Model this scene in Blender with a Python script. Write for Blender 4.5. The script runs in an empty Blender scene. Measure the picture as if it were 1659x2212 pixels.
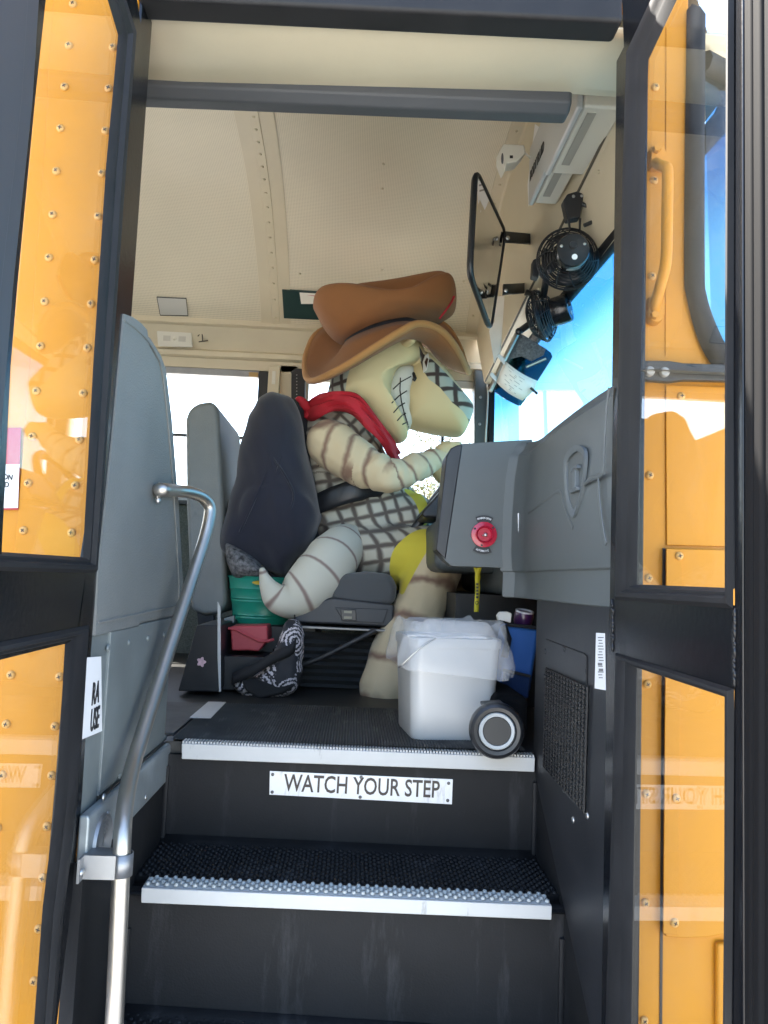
import bpy, bmesh, math, random
import numpy as np
from mathutils import Vector, Matrix, noise as mnoise

random.seed(7)
SC = bpy.context.scene
COL = SC.collection
R = math.radians

# ------------------------------------------------------------------ camera, sky, sun, exposure
EYE = Vector((0.0, 0.0, 1.33))
def _unit(a):
    a = np.array(a, float); return a / np.linalg.norm(a)
_Y = _unit((-65, -144, 1659))                       # direction straight into the bus, in lens axes
_X = np.array((1.0, -0.043, 0.0)); _X[2] = -(_X @ _Y) / _Y[2]; _X = _unit(_X)
def _cross_lens(a, b):
    c = np.cross((a[0], a[1], -a[2]), (b[0], b[1], -b[2])); return np.array((c[0], c[1], -c[2]))
_Z = _unit(_cross_lens(_X, _Y))
cam_data = bpy.data.cameras.new('camera')
cam_data.sensor_fit = 'HORIZONTAL'; cam_data.sensor_width = 36.0; cam_data.lens = 36.0
cam_data.clip_start = 0.02; cam_data.clip_end = 2000
cam = bpy.data.objects.new('camera', cam_data); COL.objects.link(cam)
cam.matrix_world = Matrix(((_X[0], _X[1], -_X[2], EYE.x), (_Y[0], _Y[1], -_Y[2], EYE.y),
                           (_Z[0], _Z[1], -_Z[2], EYE.z), (0, 0, 0, 1)))
SC.camera = cam

SUN_EL, SUN_AZ = R(50), R(-58)                        # azimuth measured from +Y (far side) towards +X (bus front)
world = bpy.data.worlds.new('World'); SC.world = world; world.use_nodes = True
_wn = world.node_tree
_sky = _wn.nodes.new('ShaderNodeTexSky'); _sky.sky_type = 'NISHITA'; _sky.sun_disc = False
_sky.sun_elevation = SUN_EL; _sky.sun_rotation = SUN_AZ
_sky.air_density = 1.0; _sky.dust_density = 1.6; _sky.ozone_density = 1.0
_wn.links.new(_sky.outputs[0], _wn.nodes['Background'].inputs[0])
_wn.nodes['Background'].inputs[1].default_value = 0.15
sun_d = bpy.data.lights.new('sun', 'SUN'); sun_d.energy = 5.0; sun_d.angle = R(0.5); sun_d.color = (1.0, 0.94, 0.85)
sun = bpy.data.objects.new('sun', sun_d); COL.objects.link(sun)
_sd = Vector((math.sin(SUN_AZ) * math.cos(SUN_EL), math.cos(SUN_AZ) * math.cos(SUN_EL), math.sin(SUN_EL)))
sun.rotation_euler = _sd.to_track_quat('Z', 'Y').to_euler()
SC.view_settings.view_transform = 'Standard'; SC.view_settings.look = 'None'
SC.view_settings.gamma = 1.0; SC.view_settings.exposure = 2.85
SC.cycles.max_bounces = 10; SC.cycles.diffuse_bounces = 6; SC.cycles.transparent_max_bounces = 24
SC.cycles.glossy_bounces = 5; SC.cycles.caustics_reflective = False; SC.cycles.caustics_refractive = False
SC.cycles.sample_clamp_indirect = 6.0; SC.cycles.use_denoising = True

# ------------------------------------------------------------------ survey of the photo: where a sight line meets a plane of the bus
def ray(u, v):
    c = np.array((u - 829.5, -(v - 1106.0), 1659.0)) / 1659.0
    return Vector((float(c @ _X), float(c @ _Y), float(c @ _Z)))
def PX(u, v, X):
    d = ray(u, v); return EYE + d * (X / d.x)
def PY(u, v, Y):
    d = ray(u, v); return EYE + d * (Y / d.y)
def PZ(u, v, Z):
    d = ray(u, v); return EYE + d * ((Z - EYE.z) / d.z)

# ------------------------------------------------------------------ materials
MATS = {}
def mat(name, col, rough=0.5, metal=0.0, var=0.0, vscale=6.0, bump=0.0, bscale=200.0, coat=0.0, col2=None,
        stretch=(1, 1, 1), spec=0.5, scratch=None, sheen=0.0):
    if name in MATS: return MATS[name]
    m = bpy.data.materials.new(name); m.use_nodes = True
    nt = m.node_tree; b = nt.nodes['Principled BSDF']
    b.inputs['Base Color'].default_value = (*col, 1); b.inputs['Roughness'].default_value = rough
    b.inputs['Metallic'].default_value = metal; b.inputs['Coat Weight'].default_value = coat
    b.inputs['Specular IOR Level'].default_value = spec; b.inputs['Coat Roughness'].default_value = 0.12
    b.inputs['Sheen Weight'].default_value = sheen
    if 'rubber' in name or 'padding' in name or 'gloss_paint' in name: b.inputs['Specular IOR Level'].default_value = .3
    tc = nt.nodes.new('ShaderNodeTexCoord'); mp = nt.nodes.new('ShaderNodeMapping')
    mp.inputs['Scale'].default_value = stretch
    nt.links.new(tc.outputs['Object'], mp.inputs['Vector'])
    last = None
    if var > 0 or col2:
        n = nt.nodes.new('ShaderNodeTexNoise'); n.inputs['Scale'].default_value = vscale; n.inputs['Detail'].default_value = 6
        n.inputs['Roughness'].default_value = 0.62
        nt.links.new(mp.outputs[0], n.inputs['Vector'])
        r = nt.nodes.new('ShaderNodeValToRGB')
        r.color_ramp.elements[0].position = 0.3; r.color_ramp.elements[1].position = 0.72
        a = tuple(max(0, c * (1 - var)) for c in col); z = col2 or tuple(min(1, c * (1 + var)) for c in col)
        r.color_ramp.elements[0].color = (*a, 1); r.color_ramp.elements[1].color = (*z, 1)
        nt.links.new(n.outputs['Fac'], r.inputs['Fac']); nt.links.new(r.outputs['Color'], b.inputs['Base Color'])
        last = r.outputs['Color']
        rr = nt.nodes.new('ShaderNodeMapRange'); rr.inputs['To Min'].default_value = max(0.05, rough - 0.08); rr.inputs['To Max'].default_value = min(1, rough + 0.1)
        nt.links.new(n.outputs['Fac'], rr.inputs['Value']); nt.links.new(rr.outputs[0], b.inputs['Roughness'])
    if scratch:                                       # scuffs: thin pale wear marks (colour, scale, threshold, stretch)
        sc, ss, th, st = scratch
        mp2 = nt.nodes.new('ShaderNodeMapping'); mp2.inputs['Scale'].default_value = st
        nt.links.new(tc.outputs['Object'], mp2.inputs['Vector'])
        n2 = nt.nodes.new('ShaderNodeTexNoise'); n2.inputs['Scale'].default_value = ss; n2.inputs['Detail'].default_value = 8
        n2.inputs['Roughness'].default_value = 0.7
        nt.links.new(mp2.outputs[0], n2.inputs['Vector'])
        r2 = nt.nodes.new('ShaderNodeMapRange'); r2.inputs['From Min'].default_value = th; r2.inputs['From Max'].default_value = th + 0.14
        r2.clamp = True
        nt.links.new(n2.outputs['Fac'], r2.inputs['Value'])
        mx = nt.nodes.new('ShaderNodeMix'); mx.data_type = 'RGBA'
        nt.links.new(r2.outputs[0], mx.inputs['Factor'])
        if last: nt.links.new(last, mx.inputs['A'])
        else: mx.inputs['A'].default_value = (*col, 1)
        mx.inputs['B'].default_value = (*sc, 1)
        nt.links.new(mx.outputs['Result'], b.inputs['Base Color'])
    if bump > 0:
        n = nt.nodes.new('ShaderNodeTexNoise'); n.inputs['Scale'].default_value = bscale; n.inputs['Detail'].default_value = 4
        nt.links.new(mp.outputs[0], n.inputs['Vector'])
        bp = nt.nodes.new('ShaderNodeBump'); bp.inputs['Strength'].default_value = bump; bp.inputs['Distance'].default_value = 0.01
        nt.links.new(n.outputs['Fac'], bp.inputs['Height']); nt.links.new(bp.outputs[0], b.inputs['Normal'])
    MATS[name] = m; return m

def glass(name, tint=(1, 1, 1), refl=1.0, dirt=0.0, band=None):
    if name in MATS: return MATS[name]
    m = bpy.data.materials.new(name); m.use_nodes = True; nt = m.node_tree
    nt.nodes.remove(nt.nodes['Principled BSDF']); out = nt.nodes['Material Output']
    tr = nt.nodes.new('ShaderNodeBsdfTransparent'); tr.inputs[0].default_value = (*tint, 1)
    gl = nt.nodes.new('ShaderNodeBsdfGlossy'); gl.inputs['Roughness'].default_value = 0.012
    lw = nt.nodes.new('ShaderNodeLayerWeight')
    pw = nt.nodes.new('ShaderNodeMath'); pw.operation = 'POWER'; pw.inputs[1].default_value = 5
    ml = nt.nodes.new('ShaderNodeMath'); ml.operation = 'MULTIPLY_ADD'; ml.inputs[1].default_value = 0.96 * refl; ml.inputs[2].default_value = 0.042 * refl
    nt.links.new(lw.outputs['Facing'], pw.inputs[0]); nt.links.new(pw.outputs[0], ml.inputs[0])
    mx = nt.nodes.new('ShaderNodeMixShader'); nt.links.new(ml.outputs[0], mx.inputs[0])
    nt.links.new(tr.outputs[0], mx.inputs[1]); nt.links.new(gl.outputs[0], mx.inputs[2])
    last = mx.outputs[0]
    tc = nt.nodes.new('ShaderNodeTexCoord')
    if band:                                          # a factory shade band: (z low, z high, colour)
        sp = nt.nodes.new('ShaderNodeSeparateXYZ'); nt.links.new(tc.outputs['Object'], sp.inputs[0])
        mr = nt.nodes.new('ShaderNodeMapRange'); mr.interpolation_type = 'SMOOTHSTEP'
        mr.inputs['From Min'].default_value = band[0]; mr.inputs['From Max'].default_value = band[1]
        nt.links.new(sp.outputs['Z'], mr.inputs['Value'])
        cm = nt.nodes.new('ShaderNodeMix'); cm.data_type = 'RGBA'; cm.inputs['A'].default_value = (*tint, 1); cm.inputs['B'].default_value = (*band[2], 1)
        nt.links.new(mr.outputs[0], cm.inputs['Factor']); nt.links.new(cm.outputs['Result'], tr.inputs[0])
    if dirt > 0:
        n = nt.nodes.new('ShaderNodeTexNoise'); n.inputs['Scale'].default_value = 14; n.inputs['Detail'].default_value = 8
        nt.links.new(tc.outputs['Object'], n.inputs['Vector'])
        mr = nt.nodes.new('ShaderNodeMapRange'); mr.inputs['From Min'].default_value = 0.45; mr.inputs['From Max'].default_value = 0.85
        mr.inputs['To Max'].default_value = dirt
        nt.links.new(n.outputs['Fac'], mr.inputs['Value'])
        df = nt.nodes.new('ShaderNodeBsdfDiffuse'); df.inputs[0].default_value = (.6, .58, .54, 1)
        m2 = nt.nodes.new('ShaderNodeMixShader'); nt.links.new(mr.outputs[0], m2.inputs[0])
        nt.links.new(last, m2.inputs[1]); nt.links.new(df.outputs[0], m2.inputs[2]); last = m2.outputs[0]
    nt.links.new(last, out.inputs[0]); MATS[name] = m; return m

YEL = mat('school_bus_yellow', (.52, .21, .006), .42, var=.07, vscale=3, coat=.06, bump=.05, bscale=7, spec=.3)
BLK = mat('black_gloss_paint', (.005, .0055, .007), .25, coat=.15, bump=.04, bscale=120)
RUB = mat('black_rubber', (.0115, .0115, .0125), .62, var=.25, vscale=20)
BEI = mat('beige_enamel', (.58, .51, .37), .42, var=.05, vscale=4, bump=.015, bscale=160)
GRYV = mat('grey_vinyl', (.165, .172, .165), .48, var=.16, vscale=4, bump=.22, bscale=300, scratch=((.20, .215, .22), 18, .68, (1, 1, .5)))
GRYM = mat('grey_painted_steel', (.15, .172, .172), .42, var=.16, vscale=7, bump=.03, bscale=60, scratch=((.42, .45, .45), 26, .66, (1, 1, .35)))
DASH = mat('grey_moulded_plastic', (.082, .092, .092), .46, var=.06, vscale=6, bump=.05, bscale=500)
PAD = mat('dark_grey_padding', (.056, .060, .066), .55, bump=.05, bscale=300)
STEP = mat('black_step_rubber', (.0085, .0088, .0098), .66, var=.4, vscale=5, bump=.06, bscale=260, scratch=((.030, .030, .032), 11, .56, (1.4, 1, .22)))
MATR = mat('ribbed_floor_rubber', (.070, .070, .068), .75, var=.4, vscale=9, scratch=((.15, .145, .135), 24, .56, (1, .3, 1)))
FLOORM = mat('dirty_black_floor', (.024, .0235, .022), .5, var=.5, vscale=7, scratch=((.14, .13, .12), 14, .66, (1, 1, 1)))
WHT = mat('worn_white_edging', (.50, .50, .485), .5, var=.06, vscale=8, bump=.03, bscale=90, scratch=((.16, .16, .155), 30, .62, (1, 1, .25)))
STUD = mat('greyed_white_edging', (.40, .42, .41), .5, var=.1, vscale=20)
WHP = mat('white_plastic', (.50, .505, .50), .3, var=.03, vscale=5, coat=.2, scratch=((.12, .12, .12), 30, .78, (1, 1, 1)))
CREAM = mat('off_white_plastic', (.66, .64, .56), .4)
STEEL = mat('brushed_stainless_steel', (.52, .485, .43), .42, metal=1.0, bump=.02, bscale=90, stretch=(1, 1, .1))
ALU = mat('dull_aluminium', (.30, .305, .31), .5, metal=.9, var=.12, vscale=20)
BOLT = mat('zinc_bolt', (.42, .42, .41), .35, metal=.9)
BLP = mat('black_plastic', (.012, .013, .016), .38)
BLM = mat('black_textured_steel', (.014, .015, .018), .45, bump=.05, bscale=300, var=.2)
TXT = mat('black_print', (.012, .012, .013), .5)
WTXT = mat('white_print', (.75, .75, .75), .5)
PAPER = mat('paper', (.76, .72, .64), .7, var=.05, vscale=20)
LABEL = mat('white_label', (.78, .78, .78), .45)
REDP = mat('red_plastic', (.42, .022, .04), .38, var=.05)
GREENP = mat('green_plastic', (.012, .245, .165), .38, var=.06)
GLASSD = glass('door_glass', (.965, .975, .97), 1.0, dirt=.018)
GLASSW = glass('window_glass', (.98, .985, .98), 1.0, dirt=.02)
GLASSF = glass('windshield_glass', (.27, .53, .60), 1.0, dirt=.06, band=(1.96, 2.15, (.06, .24, .40)))
MIRR = mat('mirror_silver', (.86, .86, .86), .02, metal=1.0)

# ------------------------------------------------------------------ mesh builder
class MB:
    def __init__(s): s.v = []; s.f = []; s.uv = {}
    def add(s, vs, fs):
        n = len(s.v); s.v += [Vector(p) for p in vs]; s.f += [tuple(i + n for i in f) for f in fs]; return s
    def box(s, lo, hi):
        (a, b, c), (d, e, f) = lo, hi
        return s.add([(a, b, c), (d, b, c), (d, e, c), (a, e, c), (a, b, f), (d, b, f), (d, e, f), (a, e, f)],
                     [(0, 3, 2, 1), (4, 5, 6, 7), (0, 1, 5, 4), (1, 2, 6, 5), (2, 3, 7, 6), (3, 0, 4, 7)])
    def obox(s, c, ax, ay, az):                       # box from a centre and three half-axis vectors
        c, ax, ay, az = Vector(c), Vector(ax), Vector(ay), Vector(az)
        vs = [c + ax * i + ay * j + az * k for k in (-1, 1) for (i, j) in ((-1, -1), (1, -1), (1, 1), (-1, 1))]
        return s.add(vs, [(0, 3, 2, 1), (4, 5, 6, 7), (0, 1, 5, 4), (1, 2, 6, 5), (2, 3, 7, 6), (3, 0, 4, 7)])
    def prism(s, pts, vec):
        n = len(pts); vec = Vector(vec); vs = [Vector(p) for p in pts] + [Vector(p) + vec for p in pts]
        return s.add(vs, [tuple(range(n))[::-1], tuple(range(n, 2 * n))] + [(i, (i + 1) % n, n + (i + 1) % n, n + i) for i in range(n)])
    def tube(s, path, r, seg=10, closed=False, caps=True):
        path = [Vector(p) for p in path]; n = len(path)
        rs = list(r) if hasattr(r, '__len__') else [r] * n
        vs = []; up = None
        for i, p in enumerate(path):
            if closed: t = path[(i + 1) % n] - path[i - 1]
            else: t = path[min(i + 1, n - 1)] - path[max(i - 1, 0)]
            t.normalize()
            if up is None: up = Vector((0, 0, 1)) if abs(t.z) < .9 else Vector((1, 0, 0))
            a = t.cross(up)
            if a.length < 1e-6: a = t.cross(Vector((0.3, 1, 0.2)))
            a.normalize(); up = a.cross(t).normalized()
            for k in range(seg):
                w = 2 * math.pi * k / seg; vs.append(p + (a * math.cos(w) + up * math.sin(w)) * rs[i])
        fs = []
        for i in range(n if closed else n - 1):
            j = (i + 1) % n
            for k in range(seg):
                l = (k + 1) % seg; fs.append((i * seg + k, i * seg + l, j * seg + l, j * seg + k))
        if caps and not closed: fs += [tuple(range(seg))[::-1], tuple((n - 1) * seg + k for k in range(seg))]
        return s.add(vs, fs)
    def ball(s, c, r, seg=14, rings=9, rot=None):
        c = Vector(c); r = Vector(r) if hasattr(r, '__len__') else Vector((r, r, r)); vs = []; fs = []
        for i in range(1, rings):
            a = math.pi * i / rings
            for k in range(seg):
                w = 2 * math.pi * k / seg
                p = Vector((r.x * math.sin(a) * math.cos(w), r.y * math.sin(a) * math.sin(w), r.z * math.cos(a)))
                vs.append(c + (rot @ p if rot else p))
        t = Vector((0, 0, r.z)); vs += [c + (rot @ t if rot else t), c - (rot @ t if rot else t)]
        T, B = len(vs) - 2, len(vs) - 1
        for i in range(rings - 2):
            for k in range(seg):
                l = (k + 1) % seg; fs.append((i * seg + k, i * seg + l, (i + 1) * seg + l, (i + 1) * seg + k)[::-1])
        for k in range(seg):
            l = (k + 1) % seg; fs.append((T, k, l)); fs.append((B, (rings - 2) * seg + l, (rings - 2) * seg + k))
        return s.add(vs, fs)
    def lathe(s, prof, origin, axis=(0, 0, 1), seg=32, closed=False):   # prof: (radius, height along axis)
        o = Vector(origin); ax = Vector(axis).normalized()
        a = ax.orthogonal().normalized(); b = ax.cross(a); vs = []; n = len(prof)
        for r, h in prof:
            for k in range(seg):
                w = 2 * math.pi * k / seg; vs.append(o + ax * h + (a * math.cos(w) + b * math.sin(w)) * r)
        fs = []
        for i in range(n if closed else n - 1):
            j = (i + 1) % n
            for k in range(seg):
                l = (k + 1) % seg; fs.append((i * seg + k, i * seg + l, j * seg + l, j * seg + k))
        if not closed: fs += [tuple(range(seg))[::-1], tuple((n - 1) * seg + k for k in range(seg))]
        return s.add(vs, fs)
    def grid(s, rows):                                # rows of equal length -> sheet
        n = len(rows[0]); vs = [p for r in rows for p in r]
        return s.add(vs, [(i * n + j, i * n + j + 1, (i + 1) * n + j + 1, (i + 1) * n + j) for i in range(len(rows) - 1) for j in range(n - 1)])
    def build(s, name, m, parent=None, smooth=None, bevel=0.0, bseg=2, solid=0.0):
        me = bpy.data.meshes.new(name)
        me.from_pydata([tuple(p) for p in s.v], [], s.f)
        bm = bmesh.new(); bm.from_mesh(me)
        bmesh.ops.recalc_face_normals(bm, faces=bm.faces); bm.to_mesh(me); bm.free()
        for mm in (m if isinstance(m, (list, tuple)) else [m]): me.materials.append(mm)
        return link(name, me, parent, smooth, bevel, bseg, solid)
def link(name, me, parent=None, smooth=None, bevel=0.0, bseg=2, solid=0.0):
    if smooth is not None:
        me.polygons.foreach_set('use_smooth', [True] * len(me.polygons)); me.set_sharp_from_angle(angle=R(smooth))
    o = bpy.data.objects.new(name, me); COL.objects.link(o)
    if solid:
        md = o.modifiers.new('solid', 'SOLIDIFY'); md.thickness = solid; md.offset = 0
    if bevel > 0:
        md = o.modifiers.new('bevel', 'BEVEL'); md.width = bevel; md.segments = bseg; md.limit_method = 'ANGLE'; md.angle_limit = R(35)
        if smooth is None: me.polygons.foreach_set('use_smooth', [True] * len(me.polygons)); me.set_sharp_from_angle(angle=R(180)) ; md.harden_normals = True
    if parent is not None:
        o.parent = parent
        if parent.type == 'EMPTY': o.matrix_parent_inverse = Matrix.Translation(parent.location).inverted()
    return o
def thing(name, label, cat, loc, group=None):
    o = bpy.data.objects.new(name, None); COL.objects.link(o); o.location = Vector(loc); o.empty_display_size = .05
    o['label'] = label; o['category'] = cat
    if group: o['group'] = group
    return o
def tag(o, label, cat, group=None):
    o['label'] = label; o['category'] = cat
    if group: o['group'] = group
    return o
def dup(o, delta, parent=None, name=None):
    c = o.copy(); COL.objects.link(c); c.location = Vector(o.location) + Vector(delta)
    if parent is not None: c.parent = parent
    return c
def poly(px, fn, c): return [fn(u, v, c) for u, v in px]
def spline(pts, n=8, closed=False):                   # Catmull-Rom through 3-D points
    P = [Vector(p) for p in pts]; m = len(P); out = []
    for i in range(m if closed else m - 1):
        g = (lambda k: P[k % m]) if closed else (lambda k: P[max(0, min(m - 1, k))])
        a, b, c, d = g(i - 1), g(i), g(i + 1), g(i + 2)
        for k in range(n):
            t = k / n
            out.append(.5 * ((2 * b) + (c - a) * t + (2 * a - 5 * b + 4 * c - d) * t * t + (3 * b - a - 3 * c + d) * t ** 3))
    if not closed: out.append(P[-1])
    return out
def lettering(txt, origin, xdir, ydir, size, m, parent, name='lettering', sx=1.0, depth=.0006, align='LEFT', bold=0.0, spacing=1.0):
    cu = bpy.data.curves.new(name, 'FONT'); cu.body = txt; cu.size = size; cu.align_x = align; cu.extrude = depth; cu.offset = bold * size
    cu.space_character = spacing; cu.resolution_u = 3
    t = bpy.data.objects.new(name, cu); COL.objects.link(t)
    dg = bpy.context.evaluated_depsgraph_get(); me = bpy.data.meshes.new_from_object(t.evaluated_get(dg))
    bpy.data.objects.remove(t); bpy.data.curves.remove(cu)
    x = Vector(xdir).normalized(); y = Vector(ydir); y = (y - x * y.dot(x)).normalized(); z = x.cross(y)
    M = Matrix(((x.x * sx, y.x, z.x, origin[0]), (x.y * sx, y.y, z.y, origin[1]), (x.z * sx, y.z, z.z, origin[2]), (0, 0, 0, 1)))
    me.transform(M); me.materials.clear(); me.materials.append(m); me.name = name
    return link(name, me, parent)

# ================================================================== THE GROUND
g = MB()
g.box((-300, -300, -.2), (300, 300, 0))
ground = g.build('ground', mat('parking_lot_concrete', (.46, .45, .42), .9, var=.2, vscale=.8, bump=.1, bscale=30)); ground['kind'] = 'structure'

# ================================================================== THE BUS
bus = thing('school_bus', 'yellow school bus seen through its open folding entrance door', 'bus', (-1.5, 2.33, 0))
FZ = 0.98                                             # bus floor
ZM, ZL = 0.757, 0.549                                 # middle and lower treads
XL, XR = -0.372, 0.402                                # stepwell sides
YW = 1.20                                             # outer skin on the door side
YF = 3.46                                             # far wall

SCREW_M = mat('yellow_painted_screw', (.62, .34, .10), .4)
def screw_mesh(r=.0068):
    b = MB(); b.lathe([(0.0001, .0046), (r * .55, .0042), (r * .9, .0026), (r, .0004), (r, -.002)], (0, 0, 0), (0, -1, 0), 12)
    b.obox((0, -.0044, 0), (r * .45, 0, 0), (0, .0008, 0), (0, 0, r * .09)); b.obox((0, -.0045, 0), (r * .09, 0, 0), (0, .0008, 0), (0, 0, r * .45))
    o = b.build('screw', [SCREW_M, TXT], None, smooth=50)
    for p in o.data.polygons:
        if p.index >= len(o.data.polygons) - 12: p.material_index = 1
    return o
scr0 = screw_mesh(); scr_used = False
def screws(px, parent, Y=YW - .001):
    global scr_used
    for u, v in px:
        p = PY(u, v, Y)
        if not scr_used:
            o = scr0; scr_used = True
        else:
            o = scr0.copy(); COL.objects.link(o)
        o.parent = parent; o.location = p; o.rotation_euler = (0, random.uniform(0, 1.5), 0)

# --- outer skin left of the door (seen through the left door leaf)
b = MB(); b.box((-.86, YW, .28), (-.392, YW + .05, 2.46))
side = b.build('side_panel', YEL, bus, bevel=.004)
b = MB()
lip = poly([(106, 150), (104, 230), (91, 420), (80, 560), (65, 800), (55, 930), (40, 1110), (30, 1230), (12, 1400), (-30, 1800), (-70, 2300)], PY, YW)
top = lip[0].copy(); top.z = 2.44
q = [top] + lip; q[-1].z = .3
b.prism(q + [Vector((-.393, YW, .3)), Vector((-.393, YW, 2.44))], (0, -.004, 0))
ov = b.build('overlap_panel', YEL, side, bevel=.0015)
screws([(158, 10), (149, 99), (140, 188), (131, 278), (122, 370), (114, 464), (106, 557), (97, 652), (88, 748), (79, 845), (70, 943), (61, 1044), (51, 1146),
        (253, 18), (244, 103), (235, 192), (228, 283), (220, 375), (212, 468), (205, 562), (197, 657), (189, 752), (180, 850), (172, 950), (163, 1049), (155, 1151),
        (24, 1458), (129, 1462), (14, 1564), (119, 1569), (112, 1675), (5, 1674), (102, 1785), (-5, 1788), (93, 1896), (84, 2006), (74, 2119), (64, 2230)], side, YW - .004)
# red and white exit notice on the skin
b = MB(); nt_c = poly([(-60, 926), (46, 924), (40, 1101), (-60, 1103)], PY, YW - .0045); b.prism(nt_c, (0, -.0012, 0))
notice = b.build('notice', mat('red_sticker', (.34, .004, .014), .4), side)
b = MB(); b.prism(poly([(-60, 1004), (42, 1003), (39, 1097), (-60, 1099)], PY, YW - .0058), (0, -.0006, 0)); b.build('notice_field', LABEL, notice)
for i, (t, u, v) in enumerate((('A', 8, 1022), ('TION', 27, 1037), ('AND', 19, 1053), ('CT', 9, 1068), ('E', 7, 1084))):
    p = PY(u, v, YW - .0068); lettering(t, p, (1, 0, -.04), (0, 0, 1), .0118, TXT, notice, align='RIGHT', sx=.8, bold=.02)
# --- rest of the door side, behind the entrance
b = MB(); b.box((-7.5, YW, .45), (-.861, YW + .05, 1.66)); b.box((-7.5, YW, 2.30), (-.861, YW + .05, 2.46))
for k in range(9): b.box((-7.5 + k * .79, YW, 1.661), (-7.42 + k * .79, YW + .05, 2.299))
b.build('rear_side_wall', YEL, bus)
b = MB(); b.box((-7.5, YW + .053, FZ), (-.43, YW + .07, 1.66)); b.box((-7.5, YW + .053, 2.28), (-.43, YW + .07, 2.46)); b.box((-.86, YW + .053, 1.661), (-.43, YW + .07, 2.279))
b.build('inner_wall', BEI, bus)

# --- outer skin right of the door: front corner with the windshield edge
edge = [(1488, 20), (1487, 150), (1485, 273), (1483, 577), (1489, 643), (1512, 729), (1544, 788), (1600, 845), (1660, 880)]
edge_w = poly(edge, PY, YW)
b = MB()
q = [Vector((.43, YW, .28)), Vector((.80, YW, .28)), Vector((.80, YW, edge_w[-1].z - .02))] + edge_w[::-1] + [Vector((edge_w[0].x, YW, 2.46)), Vector((.43, YW, 2.46))]
b.prism(q, (0, .045, 0))
front = b.build('front_side_panel', YEL, bus, bevel=.003)
gin = [(1518, 40), (1517, 150), (1516, 300), (1516, 577), (1520, 643), (1544, 714), (1581, 780), (1640, 835), (1700, 868)]
gi = spline(poly(gin, PY, YW - .006), 5); go = spline(poly(edge, PY, YW - .006), 5)
b = MB(); m_ = len(gi)
b.grid([[p + Vector((-.004, 0, -.002)) for p in go], [p + Vector((0, -.012, 0)) for p in go], [(p + w) / 2 + Vector((0, -.017, 0)) for p, w in zip(go, gi)], [p + Vector((0, -.011, 0)) for p in gi], [p + Vector((.004, .02, 0)) for p in gi]])
b.build('windshield_gasket', RUB, bus, smooth=60)
# raised seam strips, lower cowl cover
b = MB(); b.prism([PY(1438, 60, YW), PY(1484, 60, YW), PY(1480, 560, YW), PY(1470, 700, YW), PY(1436, 770, YW)], (0, -.0022, 0)); b.build('seam_plate', YEL, front, bevel=.001)
b = MB(); b.prism(poly([(1436, 832), (1720, 842), (1720, 1185), (1438, 1178)], PY, YW), (0, -.004, 0)); b.build('seam_plate', YEL, front, bevel=.0015)
cov = poly([(1437, 1184), (1474, 1186), (1800, 1195), (1800, 1960), (1660, 1985), (1581, 2006), (1520, 2016), (1470, 2019), (1430, 2015)], PY, YW)
b = MB(); b.prism(cov, (0, -.013, 0)); cover = b.build('cowl_cover', YEL, front, bevel=.002)
b = MB(); b.prism(poly([(1438, 1185), (1472, 1187), (1463, 2018), (1431, 2015)], PY, YW - .0131), (0, -.003, 0)); b.build('cover_strip', YEL, cover, bevel=.001)
b = MB(); b.prism(poly([(1541, 2030), (1650, 2030), (1650, 2350), (1541, 2350)], PY, YW), (0, -.012, 0)); b.build('corner_post', YEL, front, bevel=.006)
b = MB(); b.prism(poly([(1431, 1184), (1437, 1184), (1430, 2212), (1424, 2212)], PY, YW - .0005), (0, -.0012, 0)); b.build('panel_gap', TXT, front)
screws([(1416, 189), (1413, 390), (1408, 597), (1403, 1027), (1401, 1249), (1398, 1478), (1396, 1715), (1394, 1950), (1391, 2204)], front, YW - .0005)
screws([(1467, 1201), (1461, 1724), (1457, 1993)], cover, YW - .0162)
screws([(1471, 856), (1573, 858)], front, YW - .004)
# grab handle
hp = [PY(1417, 352, YW - .012), PY(1428, 358, YW - .03), PY(1438, 362, YW - .045), PY(1442, 376, YW - .05), PY(1441, 470, YW - .05), PY(1439, 560, YW - .05), PY(1428, 612, YW - .035), PY(1416, 655, YW - .018), PY(1413, 672, YW - .010)]
b = MB(); b.tube(spline(hp, 6), .0088, 12)
for (u, v) in ((1417, 335), (1412, 684)):
    c = PY(u, v, YW - .004); b.lathe([(.0001, .012), (.012, .011), (.014, .006), (.0145, -.004)], c, (0, -1, 0), 18)
    b.obox(c + Vector((.001, -.004, -.014 if v < 500 else .014)), (.0125, 0, 0), (0, .007, 0), (0, 0, .014))
gh = b.build('grab_handle', YEL, front, smooth=45)
for (u, v) in ((1417, 324), (1412, 682)):
    b = MB(); b.lathe([(.0001, .008), (.006, .008), (.0068, .006), (.0068, 0)], PY(u, v, YW - .016), (0, -1, 0), 6); b.build('bolt', YEL, gh)
# door hinge arm
b = MB(); b.prism(poly([(1378, 790), (1386, 783), (1440, 784), (1470, 789), (1620, 794), (1620, 829), (1470, 826), (1440, 830), (1386, 826), (1377, 815)], PY, YW - .02), (0, -.014, 0))
arm = b.build('hinge_arm', BLM, front, bevel=.003)
for (u, v) in ((1402, 803), (1434, 805)):
    b = MB(); c = PY(u, v, YW - .034); b.lathe([(.0001, .007), (.0062, .007), (.0078, .0045), (.0080, 0)], c, (0, -1, 0), 12); b.build('bolt', mat('bright_bolt', (.36, .36, .355), .45), arm, smooth=30)

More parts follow.
